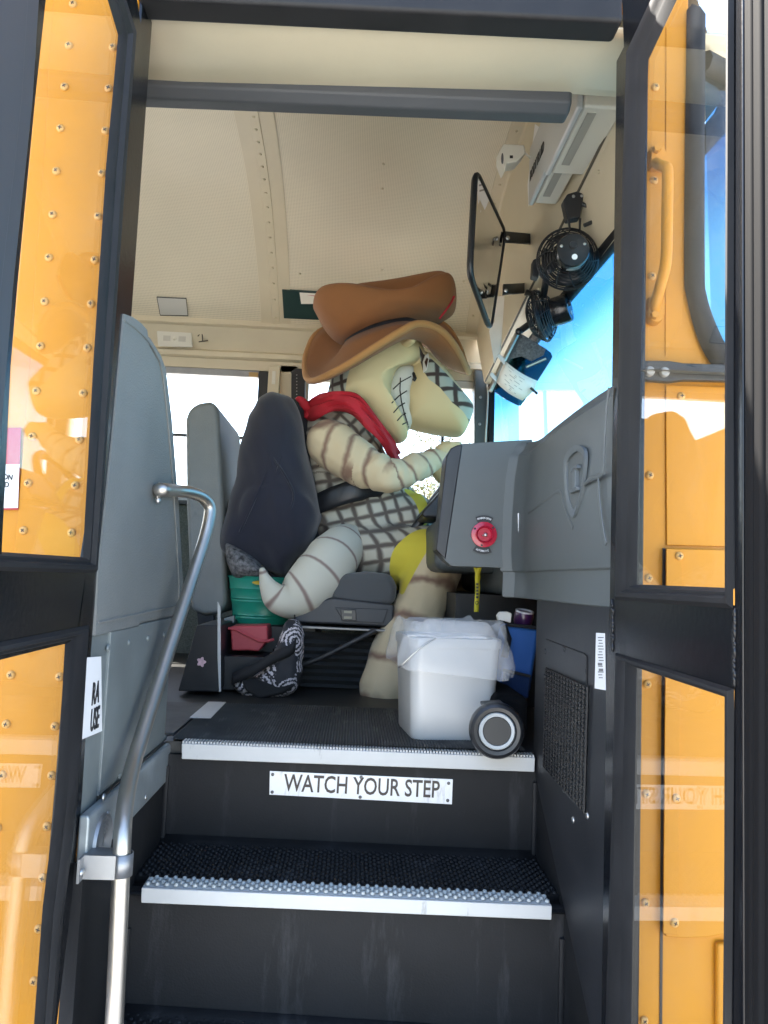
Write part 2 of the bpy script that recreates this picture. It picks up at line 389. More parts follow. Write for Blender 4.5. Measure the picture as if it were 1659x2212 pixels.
# --- windshield: curved round the corner, meets both body corners
plan = [(.560, 1.208), (.615, 1.235), (.652, 1.285), (.668, 1.36), (.662, 1.48), (.640, 1.8), (.626, 2.33), (.626, 2.9), (.622, 3.2), (.612, 3.33), (.596, 3.40)]
b = MB(); b.grid([[Vector((x + (2.2 - z) * .03 - .005, y, z)) for x, y in plan] for z in (1.50, 1.6, 1.75, 1.95, 2.1, 2.215)])
ws = b.build('windshield', GLASSF, bus, smooth=60)
b = MB(); b.tube([Vector((x - .008, y, 2.222)) for x, y in plan], .021, 8); b.tube([Vector((x + .028, y, 1.52)) for x, y in plan], .02, 8)
b.build('windshield_seal', RUB, bus, smooth=60)

# --- roof, ceiling
arc = [(1.20, 2.40), (1.225, 2.47), (1.36, 2.57), (1.56, 2.69), (1.86, 2.795), (2.18, 2.845), (2.48, 2.845), (2.80, 2.795), (3.08, 2.665), (3.27, 2.54), (3.37, 2.447)]
arcs = [(p.y, p.z) for p in spline([Vector((0, y, z)) for y, z in arc], 5)]
def ceil_z(y):
    for (a, za), (c, zc) in zip(arcs, arcs[1:]):
        if a <= y <= c: return za + (zc - za) * (y - a) / (c - a)
    return 2.445
CEILM = mat('perforated_ceiling_steel', (.47, .43, .345), .42, metal=.0)
nt = CEILM.node_tree; bs = nt.nodes['Principled BSDF']
tc = nt.nodes.new('ShaderNodeTexCoord'); mp = nt.nodes.new('ShaderNodeMapping'); mp.inputs['Scale'].default_value = (165, 165, 0)
nt.links.new(tc.outputs['Object'], mp.inputs['Vector'])
vo = nt.nodes.new('ShaderNodeTexVoronoi'); vo.inputs['Scale'].default_value = 1.0; vo.inputs['Randomness'].default_value = 0.0; vo.voronoi_dimensions = '2D'
nt.links.new(mp.outputs[0], vo.inputs['Vector'])
mr = nt.nodes.new('ShaderNodeMapRange'); mr.inputs['From Min'].default_value = .22; mr.inputs['From Max'].default_value = .42; mr.inputs['To Min'].default_value = .70; mr.inputs['To Max'].default_value = 1
nt.links.new(vo.outputs['Distance'], mr.inputs['Value'])
nz = nt.nodes.new('ShaderNodeTexNoise'); nz.inputs['Scale'].default_value = 3; nt.links.new(tc.outputs['Object'], nz.inputs['Vector'])
m2 = nt.nodes.new('ShaderNodeMapRange'); m2.inputs['To Min'].default_value = .88; m2.inputs['To Max'].default_value = 1.08; nt.links.new(nz.outputs['Fac'], m2.inputs['Value'])
mu = nt.nodes.new('ShaderNodeMath'); mu.operation = 'MULTIPLY'; nt.links.new(mr.outputs[0], mu.inputs[0]); nt.links.new(m2.outputs[0], mu.inputs[1])
mx = nt.nodes.new('ShaderNodeVectorMath'); mx.operation = 'SCALE'; mx.inputs[0].default_value = (.72, .65, .50); nt.links.new(mu.outputs[0], mx.inputs['Scale'])
nt.links.new(mx.outputs[0], bs.inputs['Base Color'])
bp = nt.nodes.new('ShaderNodeBump'); bp.inputs['Strength'].default_value = .25; bp.inputs['Distance'].default_value = .003; nt.links.new(mr.outputs[0], bp.inputs['Height']); nt.links.new(bp.outputs[0], bs.inputs['Normal'])
b = MB(); b.grid([[Vector((x, y, z)) for y, z in arcs] for x in (-7.5, .50)]); ceiling = b.build('ceiling', CEILM, bus, smooth=60)
oarc = [(y + (y - 2.33) * .05, z + .06) for y, z in arcs]
b = MB(); b.grid([[Vector((x, y, z)) for y, z in oarc] for x in (-7.55, .64)]); b.build('roof', YEL, bus, smooth=60)
b = MB(); b.box((-7.56, YW, .5), (-7.51, YF + .05, 2.9)); b.build('rear_wall', BEI, bus)
# ceiling bow with its row of rivets: laid along the roof curve
def bow(xc, w, t=.004):
    q = MB(); rows = []
    for y, z in arcs[4:]:
        rows.append([Vector((xc - w, y, z - .0005)), Vector((xc - w, y, z - t)), Vector((xc - w * .28, y, z - t)), Vector((xc - w * .26, y, z - t - .004)), Vector((xc + w * .22, y, z - t - .004)), Vector((xc + w * .24, y, z - t)), Vector((xc + w, y, z - t)), Vector((xc + w, y, z - .0005))])
    q.grid(rows); return q
xb = PY(595, 660, 3.3).x; 
rib = bow(xb, .066).build('ceiling_rib', BEI, bus, smooth=20)
rv = MB(); rv.ball((0, 0, 0), (.006, .006, .004), 8, 5); rv0 = rv.build('rivet', BEI, rib, smooth=60)
ys = np.linspace(2.05, 3.34, 21); first = True
for y in ys:
    o = rv0 if first else dup(rv0, (0, 0, 0), rib); first = False
    o.location = (xb - .002, float(y), ceil_z(float(y)) - .009)
# edge trim where the ceiling meets the front header
b = MB(); rows = []
for y, z in arcs[6:]: rows.append([Vector((.455, y, z - .0006)), Vector((.456, y, z - .004)), Vector((.498, y, z - .005)), Vector((.505, y, z - .010)), Vector((.512, y, z - .006))])
b.grid(rows); edge_trim = b.build('ceiling_edge_trim', BEI, bus, smooth=30)
first = True
for y in np.linspace(1.95, 3.3, 15):
    o = dup(rv0, (0, 0, 0), edge_trim); o.location = (.478, float(y), ceil_z(float(y)) - .006)
# loose ceiling fixings
for (u, v) in ((828, 250), (826, 408), (826, 583), (648, 592), (1002, 608), (298, 458), (828, 355)):
    d = ray(u, v); t = 1.5
    while EYE.z + d.z * t < ceil_z(EYE.y + d.y * t) - .004 and t < 4: t += .002
    o = dup(rv0, (0, 0, 0), ceiling); o.location = EYE + d * t
# patch plate on the ceiling
def on_ceiling(u, v, off=.006):
    d = ray(u, v); t = 1.2
    while EYE.z + d.z * t < ceil_z(EYE.y + d.y * t) - off and t < 4.2: t += .001
    return EYE + d * t
b = MB(); q = [on_ceiling(u, v) for u, v in ((339, 642), (402, 645), (406, 682), (346, 681))]; b.prism(q, (0, .002, .004)); pl_ = b.build('ceiling_plate', mat('pale_plate', (.52, .51, .47), .35), bus)
b = MB(); b.tube(q, .0022, 6, closed=True); b.build('plate_outline', TXT, pl_)
# notice frame on the far ceiling edge (dark green board with a paper)
q = [on_ceiling(u, v, .008) for u, v in ((609, 626), (740, 634), (740, 694), (613, 688))]
b = MB(); b.prism(q, (0, .003, .006)); nf = b.build('notice_board', mat('dark_green_board', (.02, .045, .042), .25, coat=.3), bus, bevel=.002)
q = [on_ceiling(u, v, .0095) for u, v in ((647, 632), (735, 637), (735, 686), (654, 681))]
b = MB(); b.prism(q, (0, .0008, .0015)); pp = b.build('notice_paper', PAPER, nf)
b = MB(); q = [on_ceiling(u, v, .0105) for u, v in ((652, 637), (735, 641), (735, 645), (653, 640))]; b.prism(q, (0, .0005, .0008)); b.build('red_rule', REDP, nf)
b = MB()
for k in range(5):
    v = 648 + k * 7; q = [on_ceiling(u, v2, .0105) for u, v2 in ((664, v), (680, v + .8), (680, v + 3.2), (664, v + 2.4))]; b.prism(q, (0, .0005, .0008))
b.build('printed_lines', mat('faded_print', (.3, .28, .27), .6), nf)

# --- front header above the windshield
b = MB(); rows = []
for y, z in [(1.26, 2.49)] + arcs[8:]:
    sz = 2.405 - .10 * max(0, y - 1.6)
    rows.append([Vector((.618, y, 2.205)), Vector((.612, y, 2.225)), Vector((.560, y, sz - .004)), Vector((.552, y, sz)), Vector((.546, y, sz + .008)), Vector((.505, y, z - .008)), Vector((.50, y, z))])
b.grid(rows); fh = b.build('front_header', BEI, bus, smooth=25)
for y in np.linspace(1.5, 3.2, 12):
    o = dup(rv0, (0, 0, 0), fh); yy = float(y); sz = 2.405 - .10 * max(0, yy - 1.6); o.location = (.565, yy, sz - .022)
b = MB(); b.tube([Vector((.549, y, 2.405 - .10 * max(0, y - 1.6) + .002)) for y in np.linspace(1.3, 3.35, 12)], .004, 6); b.build('header_seam', mat('dark_seam', (.09, .08, .06), .6), bus)

# --- door header: beige lining and grey padded bar
b = MB(); zt = PY(830, 40, 1.215).z
A = poly([(300, 12), (1352, 62)], PY, 1.222); Bq = poly([(285, 172), (1352, 208)], PY, 1.43)
n_ = 8; rows = []
for i in range(n_ + 1):
    t = i / n_; sag = -.006 * math.sin(math.pi * t)
    rows.append([A[0].lerp(Bq[0], t) + Vector((-.06, 0, sag)), A[0].lerp(Bq[0], t) + Vector((.1, 0, sag)), A[1].lerp(Bq[1], t) + Vector((-.1, 0, sag)), A[1].lerp(Bq[1], t) + Vector((.26, 0, sag))])
rows.append([p + Vector((0, .02, .16)) for p in rows[-1]])
b.grid(rows); b.build('door_header_lining', BEI, bus, smooth=50, solid=.004)
P0, P1 = PY(240, 186, 1.455), PY(1228, 226, 1.455)
b = MB(); prof = [(-.02, .028), (.02, .03), (.034, .012), (.034, -.012), (.022, -.028), (-.012, -.03), (-.032, -.016), (-.034, .012)]
vs = []
for (p, s_) in ((P0, 1), (P1 - Vector((.006, 0, 0)), 1), (P1, .8)):
    vs.append([p + Vector((0, a * s_, c * s_)) for a, c in prof])
k_ = len(prof); b.add([p for r_ in vs for p in r_], [(i * k_ + j, i * k_ + (j + 1) % k_, (i + 1) * k_ + (j + 1) % k_, (i + 1) * k_ + j) for i in range(2) for j in range(k_)] + [tuple(range(k_))[::-1], tuple(2 * k_ + j for j in range(k_))])
b.build('header_pad', PAD, bus, bevel=.006, bseg=3)
# header over the door outside, door frame jambs
b = MB(); q = poly([(295, -6), (1347, 46), (1347, -60), (295, -110)], PY, 1.185); b.prism(q, (0, .055, 0)); b.build('door_head_seal', RUB, bus, bevel=.008, bseg=3)
b = MB(); b.box((-.41, YW - .002, 2.31), (.42, YW + .02, 2.46)); b.build('door_header', YEL, bus)
b = MB(); b.box((-.3915, 1.198, 1.72), (-.3872, 1.256, 2.30)); b.build('door_jamb', BLK, bus)
b = MB(); b.box((.414, 1.155, .30), (.44, 1.24, 2.24)); b.build('door_jamb', BLK, bus, bevel=.004)

# --- the two door leaves, swung straight out
def leaf(side_x, bars, gas, panes, seal, label):
    sx = side_x; off = .012 if sx > 0 else -.012
    q = MB()
    for pl in bars: q.prism(poly(pl, PX, sx), (off, 0, 0))
    d = q.build('door', BLK, bus, bevel=.0025); d['label'] = label
    for ring in gas:
        # moulded rubber round the pane: outer loop, raised middle, inner loop
        o_, i_ = ring; O = poly(o_, PX, sx); I = poly(i_, PX, sx); n = len(O); s_ = -1 if sx > 0 else 1
        r1 = [p + Vector((s_ * .001, 0, 0)) for p in O]; r2 = [O[k].lerp(I[k], .22) + Vector((s_ * .007, 0, 0)) for k in range(n)]
        r3 = [O[k].lerp(I[k], .5) + Vector((s_ * .008, 0, 0)) for k in range(n)]; r4 = [O[k].lerp(I[k], .62) + Vector((s_ * .002, 0, 0)) for k in range(n)]
        r5 = [O[k].lerp(I[k], .8) + Vector((s_ * .003, 0, 0)) for k in range(n)]; r6 = [p + Vector((off * .4, 0, 0)) for p in I]
        q = MB(); rows = [r1, r2, r3, r4, r5, r6]; rows = [[*r_, r_[0]] for r_ in rows]
        q.grid(rows); q.build('window_gasket', RUB, d, smooth=40)
    for pn in panes:
        q = MB(); P = poly(pn, PX, sx + off * .4); q.prism(P, (off * .3, 0, 0)); q.build('glass', GLASSD, d)
    q = MB()
    for (pl, dx, dd) in seal: q.prism(poly(pl, PX, sx + dx), (dd, 0, 0))
    q.build('edge_seal', mat('matt_black_seal', (.006, .006, .0065), .75, spec=.12) if sx > 0 else mat('faded_grey_seal', (.034, .037, .044), .5), d, bevel=.005, bseg=3)
    return d
left = leaf(-.385,
    [[(292, -40), (306, 60), (291, 360), (268, 700), (243, 950), (210, 1250), (196, 1430), (178, 1726), (160, 1911), (118, 2260), (94, 2260), (118, 1911), (140, 1652), (160, 1394), (170, 1330), (206, 1100), (222, 780), (252, 360), (272, 75), (240, -40)],
     [(-60, 1222), (207, 1230), (196, 1378), (-60, 1442)],
     [(101, 0), (78, 216), (40, 613), (25, 794), (6, 1190), (-2, 1330), (-60, 1330), (-60, -40), (104, -40)],
     [(-2, 1330), (-30, 1700), (-80, 2260), (-160, 2260), (-160, 1330)]],
    [([(248, -60), (292, 66), (270, 360), (240, 780), (205, 1238), (-60, 1232), (-60, 700), (-60, -60)], [(222, -60), (262, 76), (236, 360), (209, 780), (186, 1204), (-60, 1188), (-60, 700), (-60, -60)]),
     ([(-60, 1398), (190, 1350), (172, 1640), (158, 1790), (132, 1990), (110, 2260), (-160, 2260), (-160, 1900)], [(-60, 1433), (148, 1387), (134, 1640), (121, 1790), (100, 1960), (78, 2260), (-160, 2260), (-160, 1900)])],
    [[(104, -60), (222, -60), (268, 76), (242, 360), (215, 780), (190, 1210), (-50, 1194), (6, 1190), (25, 794)],
     [(-60, 1428), (154, 1380), (140, 1640), (127, 1790), (106, 1960), (84, 2260), (-160, 2260)]],
    [([(78, -40), (62, 216), (20, 613), (5, 794), (-40, 1330), (-80, 1330), (-60, -40)], .0003, .005), ([(56, -40), (40, 216), (2, 560), (-60, 1100), (-100, 1100), (-60, -40)], .0056, .004)],
    'left door leaf swung outwards')
right = leaf(.385,
    [[(1340, -60), (1347, 117), (1337, 390), (1323, 863), (1316, 1300), (1309, 1460), (1297, 2260), (1345, 2260), (1352, 1460), (1356, 1263), (1364, 860), (1370, 546), (1378, 140), (1440, -60)],
     [(1325, 1287), (1592, 1308), (1592, 1494), (1322, 1414)],
     [(1582, -60), (1584, 300), (1583, 860), (1585, 1300), (1584, 1500), (1579, 2260), (1606, 2260), (1604, 1300), (1604, -60)]],
    [([(1435, -60), (1354, 112), (1346, 390), (1336, 863), (1330, 1296), (1586, 1315), (1586, 860), (1588, -60)], [(1482, -60), (1394, 128), (1384, 400), (1376, 863), (1368, 1262), (1578, 1270), (1578, 860), (1580, -60)]),
     ([(1332, 1410), (1588, 1488), (1586, 1900), (1582, 2260), (1308, 2260), (1322, 1800)], [(1368, 1442), (1576, 1512), (1577, 1900), (1575, 2260), (1355, 2260), (1362, 1800)])],
    [[(1480, -60), (1392, 126), (1382, 400), (1374, 863), (1364, 1266), (1584, 1275), (1584, 860), (1584, -60)],
     [(1362, 1438), (1582, 1508), (1582, 1900), (1580, 2260), (1350, 2260), (1358, 1800)]],
    [([(1604, -60), (1606, 900), (1604, 2260), (1622, 2260), (1624, 900), (1622, -60)], -.012, .035), ([(1622, -60), (1625, 900), (1622, 2260), (1642, 2260), (1645, 900), (1642, -60)], -.02, .045), ([(1645, -60), (1648, 900), (1645, 2260), (1720, 2260), (1720, -60)], -.016, .035)],
    'right door leaf swung outwards')
rng = random.Random(3)
b = MB()
for (u, v0, v1) in ((1323, 1300, 1400), (1587, 1325, 1475)):
    for k in range(26):
        v = v0 + (v1 - v0) * k / 25; b.ball(PX(u + rng.uniform(-2, 2), v, .3845), (.003, .003, rng.uniform(.003, .006)), 7, 5)
b.build('weld_bead', BLK, right, smooth=80)

# --- floor and entrance steps
b = MB(); b.box((-7.5, 1.25, FZ - .06), (XL - .006, YF, FZ - .004)); b.box((XL - .006, 1.66, FZ - .06), (.66, YF, FZ - .004))
b.build('floor', FLOORM, bus)
b = MB(); xs = np.arange(XL + .004, XR - .02, .0032); prof = []
for i, x in enumerate(xs): prof.append((float(x), .0035 if (i // 1) % 2 else -.0005))
b.grid([[Vector((x, y, FZ + z)) for x, z in prof] for y in (1.655, 2.13)])
b.build('ribbed_floor_mat', MATR, bus)
b = MB(); b.box((XL - .20, 1.72, FZ - .003), (XL - .004, 2.12, FZ + .001)); b.build('aisle_mat', MATR, bus)
b = MB(); q = [PZ(u, v, FZ + .004) for u, v in ((410, 1551), (455, 1552), (488, 1518), (450, 1517))]; b.prism(q, (0, 0, .002)); b.build('aisle_line', WHT, bus)
def nosing(px, Y, zt, lip, name, studs):
    # px: the four corners of the white front face
    q = MB(); tl, tr, br, bl = poly(px, PY, Y); q.prism([tl, tr, br, bl], (0, .01, 0))
    q.prism([tl + Vector((0, .01, 0)), tr + Vector((0, .01, 0)), tr + Vector((0, lip, .001)), tl + Vector((0, lip, .001))], (0, 0, -.006))
    o = q.build(name, WHT, None, bevel=.002)
    return o, tl, tr
top_n, tl, tr = nosing([(392, 1606), (1156, 1637), (1155, 1668), (392, 1640)], 1.63, FZ, .03, 'nosing', False)
b = MB(); n = 116; W = tr - tl
for k in range(n): b.obox(tl + W * ((k + .5) / n) + Vector((0, .017, .002)), W / n * .28, (0, .014, 0), (0, 0, .0022))
top_step = MB(); q = poly([(378, 1630), (1156, 1658), (1146, 1872), (366, 1832)], PY, 1.645); q[0].x = q[3].x = XL - .004; q[1].x = q[2].x = XR + .004; q[2].z = q[3].z = ZM - .01
top_step.prism(q, (0, .02, 0)); step1 = top_step.build('upper_step', STEP, bus)
top_n.parent = step1; b.build('nosing_ribs', WHT, step1)
# middle tread
ztl, ztr = PY(305, 1916, 1.406), PY(1193, 1955, 1.406)
def tz(x): return ztl.z + (ztr.z - ztl.z) * (x - ztl.x) / (ztr.x - ztl.x)
b = MB(); rows = []
for y, dz in ((1.408, -.014), (1.456, -.014), (1.457, -.003), (1.60, -.003), (1.632, 0), (1.644, .012)): rows.append([Vector((x, y, tz(x) + dz)) for x in np.linspace(XL - .004, XR + .004, 12)])
b.grid(rows); step2 = b.build('middle_step', STEP, bus, smooth=60, solid=.004)
mid_n, tl2, tr2 = nosing([(305, 1918), (1193, 1957), (1192, 1988), (304, 1951)], 1.406, ZM, .05, 'nosing', True); mid_n.parent = step2
def studs(x0, x1, y0, y1, zf, pitch, r, h, name, m, parent):
    q = MB(); i = 0; y = y0
    while y < y1:
        x = x0 + (pitch / 2 if i % 2 else 0)
        while x < x1:
            q.lathe([(r, -.001), (r * .9, h * .45), (r * .6, h * .85), (.0002, h)], (x, y, zf(x)), (0, 0, 1), 7); x += pitch
        y += pitch * .62; i += 1
    return q.build(name, m, parent, smooth=70)
studs(tl2.x + .008, tr2.x - .004, 1.418, 1.452, lambda x: tz(x) + .001, .0165, .0044, .0042, 'nosing_studs', STUD, step2)
studs(XL + .008, XR - .006, 1.462, 1.636, lambda x: tz(x) - .001, .0165, .0046, .0046, 'tread_studs', STEP, step2)
b = MB(); q = [Vector((XL - .004, 1.42, tz(XL) - .012)), Vector((XR + .004, 1.42, tz(XR) - .012)), Vector((XR + .004, 1.42, ZL - .02)), Vector((XL - .004, 1.42, ZL - .02))]; b.prism(q, (0, .02, 0))
riser2 = b.build('riser', STEP, step2)
b = MB(); rows = []
for y, dz in ((1.12, 0), (1.385, 0), (1.408, .003), (1.419, .014)): rows.append([Vector((x, y, ZL + dz - .018 * (x / .4))) for x in np.linspace(XL - .004, XR + .004, 12)])
b.grid(rows); step3 = b.build('lower_step', STEP, bus, smooth=60, solid=.004)
studs(XL + .008, XR - .006, 1.15, 1.408, lambda x: ZL + .001 - .018 * (x / .4), .0165, .0046, .0046, 'tread_studs', STEP, step3)
b = MB(); b.box((XL, 1.12, .27), (XR, 1.14, ZL - .03)); b.build('riser', STEP, step3)
# stepwell side walls
b = MB(); b.box((XL - .02, 1.165, .28), (XL, 1.66, .905)); b.build('stepwell_wall', STEP, bus)
b = MB(); b.prism([(XR, 1.16, .28), (XR, 1.68, .28), (XR, 1.68, .965), (XR, 1.645, .955), (XR, 1.16, .60)], (.02, 0, 0)); b.build('stepwell_wall', STEP, bus)
# rubber corner beads along the riser edges
b = MB()
b.tube([Vector((XL + .004, 1.640, FZ - .05)), Vector((XL + .004, 1.640, ZM + .004))], .005, 6); b.build('corner_bead', RUB, step1, smooth=60); b = MB(); b.tube([Vector((XR - .004, 1.640, FZ - .06)), Vector((XR - .004, 1.640, ZM + .004))], .005, 6)
b.build('corner_bead', RUB, step1, smooth=60)
b = MB()
b.tube([Vector((XL + .004, 1.415, ZM - .05)), Vector((XL + .004, 1.415, ZL + .004))], .005, 6); b.build('corner_bead', RUB, step2, smooth=60); b = MB(); b.tube([Vector((XR - .004, 1.415, ZM - .05)), Vector((XR - .004, 1.415, ZL))], .005, 6)
b.build('corner_bead', RUB, step2, smooth=60)
# galvanised kick plate at floor level and the lower barrier panel
b = MB(); b.prism([(XL - .012, 1.165, .972), (XL + .002, 1.165, .972), (XL + .004, 1.165, .966), (XL + .004, 1.165, .897), (XL - .012, 1.165, .897)], (0, .53, 0))
kick = b.build('kick_plate', mat('galvanised_steel', (.30, .335, .345), .42, metal=.45, var=.22, vscale=14, scratch=((.6, .62, .62), 30, .66, (1, .4, 1))), bus, bevel=.004)
for (u, v) in ((224, 1722), (240, 1790), (315, 1722)):
    c = PX(u, v, XL + .004); b = MB(); b.ball(c, (.003, .006, .006), 10, 6); b.build('screw', BOLT, kick, smooth=60)
b = MB(); b.box((XL - .055, 1.252, .974), (XL - .012, 1.69, .982)); b.box((XL - .03, 1.252, .982), (XL - .0105, 1.665, 1.232)); b.prism(poly([(188, 1376), (300, 1352), (300, 1650), (250, 1725), (156, 1812)], PX, -.3868), (-.003, 0, 0))
lowp = b.build('modesty_panel', GRYM, bus, bevel=.002)
for (u, v) in ((233, 1400), (278, 1388), (319, 1379), (354, 1371), (258, 1677), (300, 1637)):
    c = PX(u, v, XL - .0105); b = MB(); b.ball(c, (.003, .0055, .0055), 10, 6); b.build('rivet', GRYM, lowp, smooth=60)
b = MB(); q = poly([(176, 1421), (217, 1418), (219, 1579), (176, 1597)], PX, XL - .010); b.prism(q, (.0012, 0, 0)); cl_ = b.build('camera_label', LABEL, lowp)
for t, v in (('RA', 1516), ('USE', 1570)):
    p = PX(213, v, XL - .0083); lettering(t, p, (0, 1, 0), (0, 0, 1), .047, TXT, lowp, align='RIGHT', sx=.55 if t == 'RA' else .5, bold=.015)

# --- right: heater panel with a wire grille
xh = XR - .004
b = MB(); b.prism([(xh, 1.165, 1.325), (xh, 1.66, 1.315), (xh, 1.665, .955), (xh, 1.645, .935), (xh, 1.165, .585)], (.02, 0, 0))
heat = b.build('heater_panel', BLM, bus, bevel=.002)
gq = poly([(1180, 1443), (1270, 1484), (1262, 1756), (1238, 1732), (1174, 1655)], PX, xh - .001)
b = MB(); b.prism(gq, (-.0012, 0, 0)); b.build('grille_backing', mat('dusty_grille_core', (.05, .05, .05), .7, var=.9, vscale=150, col2=(.16, .16, .155)), heat)
b = MB(); TLg, TRg, BRg, BLg = [PX(u, v, xh - .004) for u, v in ((1180, 1443), (1270, 1484), (1262, 1756), (1174, 1655))]
for k in range(15):
    t = k / 14; a, c = TLg.lerp(TRg, t), BLg.lerp(BRg, t); b.tube([a, c], .0021, 4)
for k in range(27):
    t = k / 26; a, c = TLg.lerp(BLg, t), TRg.lerp(BRg, t); b.tube([a, c], .0021, 4)
b.build('wire_grille', mat('black_wire', (.004, .004, .005), .5), heat)
b = MB(); b.tube([PX(u, v, xh - .001) for u, v in ((1180, 1381), (1262, 1412), (1268, 1418), (1267, 1490))], .0015, 5); b.build('panel_crease', TXT, heat)
for (u, v) in ((1178, 1407), (1219, 1402), (1267, 1452), (1176, 1462), (1270, 1533), (1219, 1706), (1238, 1771), (1269, 1762)):
    c = PX(u, v, xh); b = MB(); b.ball(c, (.003, .006, .006), 10, 6); b.build('screw', BLM if v < 1600 else BOLT, heat, smooth=60)
b = MB(); q = poly([(1289, 1367), (1307, 1368), (1309, 1491), (1286, 1487)], PX, xh - .0006); b.prism(q, (-.0012, 0, 0)); stk = b.build('certification_label', LABEL, heat)
b = MB()
for k in range(15):
    v = 1376 + k * 6.2
    if 56 < v - 1376 < 62: continue
    h = 2.2 if k not in (9, 11) else 5.5
    q = poly([(1292 + (k % 3), v), (1304 - (k * 7 % 4), v + .3), (1304 - (k * 7 % 4), v + h), (1292 + (k % 3), v + h)], PX, xh - .0019); b.prism(q, (-.0005, 0, 0))
b.build('label_print', mat('grey_print', (.16, .16, .16), .6), heat)

# --- dashboard: grey moulding that wraps round the doorway
def wing_rows():
    rows = []
    prof_x = [(1.15, .400), (1.19, .3965), (1.24, .394), (1.32, .390), (1.45, .388), (1.58, .389), (1.66, .391), (1.72, .393), (1.76, .390), (1.79, .376), (1.803, .350)]
    levels = [(1.300, .006), (1.302, 0), (1.36, 0), (1.362, -.006), (1.40, -.010), (1.50, -.010), (1.58, -.006), (1.625, 0), (1.638, .002), (1.645, .010), (1.652, .014), (1.662, .018), (1.669, .026), (1.672, .05), (1.672, .20)]
    for z, ins in levels:
        rows.append([Vector((x + ins, y, z)) for y, x in prof_x])
    return rows
b = MB(); b.grid(wing_rows()); 
face = [(989, 962), (1000, 958), (1150, 949), (1150, 1229), (976, 1223), (962, 1212), (944, 1188), (946, 1170), (966, 985), (975, 968)]
q = poly(face, PY, 1.80); b.prism(q, (0, .07, 0))
dash = b.build('dashboard', DASH, bus, bevel=.008, bseg=3)
b = MB(); q = poly([(988, 961), (1000, 960), (963, 1210), (942, 1188), (944, 1170), (964, 985), (974, 968)], PY, 1.7975); b.prism(q, (0, .085, 0)); b.build('dash_trim', BLP, dash, bevel=.004)
b = MB(); b.box((.40, 1.80, 1.30), (.62, 3.40, 1.56)); b.box((.23, 2.2, 1.36), (.45, 3.36, 1.52)); b.box((.40, 1.24, 1.30), (.60, 1.79, 1.60)); b.build('dash_body', DASH, bus, bevel=.03, bseg=3)
b = MB(); b.box((.30, 2.25, FZ), (.64, 3.4, 1.299)); b.build('firewall', BLM, bus)
# skirt below the moulding with three slots
b = MB(); q = [PX(u, v, .402) for u, v in ((1158, 1228), (1316, 1232), (1304, 1311), (1155, 1290))]; b.prism(q, (.006, 0, 0)); sk = b.build('dash_skirt', DASH, dash, bevel=.003)
b = MB()
for (u, v) in ((1170, 1283), (1199, 1285), (1265, 1296)):
    c = PX(u, v, .4005); b.tube([c, c + Vector((0, 0, .022))], .0055, 8)
b.build('skirt_slot', mat('pale_slot', (.19, .21, .21), .5), dash, smooth=60)
# ridges in the moulding and the shield emblem
b = MB()
for pl in ([(1140, 1106), (1185, 1075), (1209, 1062), (1216, 1085), (1227, 1118), (1237, 1140)], [(1261, 1046), (1274, 1036), (1297, 1026), (1302, 1012), (1304, 960), (1309, 880), (1315, 838)], [(1291, 1030), (1294, 1080), (1303, 1150), (1309, 1175)]):
    b.tube(spline([PX(u, v, .3785) for u, v in pl], 4), .0042, 8)
o = b.build('moulded_ridge', DASH, dash, smooth=60)
for v in o.data.vertices: v.co.x = .3795 + (v.co.x - .3795) * .35
so = spline([PX(u, v, .3765) for u, v in ((1217, 999), (1226, 975), (1243, 961), (1260, 970), (1262, 1000), (1256, 1055), (1246, 1095), (1236, 1118), (1226, 1095), (1219, 1050))], 4, True)
cshield = sum(so, Vector()) / len(so)
b = MB(); ring2 = [p.lerp(cshield, .20) for p in so]; nn = len(so)
b.grid([[*[p + Vector((.006, 0, 0)) for p in so], so[0] + Vector((.006, 0, 0))], [*so, so[0]], [*[p + Vector((.0005, 0, 0)) for p in [a.lerp(c, .4) for a, c in zip(so, ring2)]], so[0].lerp(ring2[0], .4) + Vector((.0005, 0, 0))], [*[p + Vector((.002, 0, 0)) for p in ring2], ring2[0] + Vector((.002, 0, 0))], [*[p + Vector((.007, 0, 0)) for p in ring2], ring2[0] + Vector((.007, 0, 0))]])
emb = b.build('shield_emblem', mat('emblem_grey', (.098, .112, .117), .46), dash, smooth=30)
b = MB()
for pl in ([(1232, 1012), (1245, 1003), (1246, 1011), (1233, 1020)], [(1236, 1012), (1242, 1010), (1242, 1058), (1236, 1060)], [(1230, 1058), (1246, 1051), (1246, 1059), (1230, 1066)]):
    b.prism(poly(pl, PX, .3745), (.008, 0, 0))
b.build('emblem_letter', MATS['emblem_grey'], dash, bevel=.001)
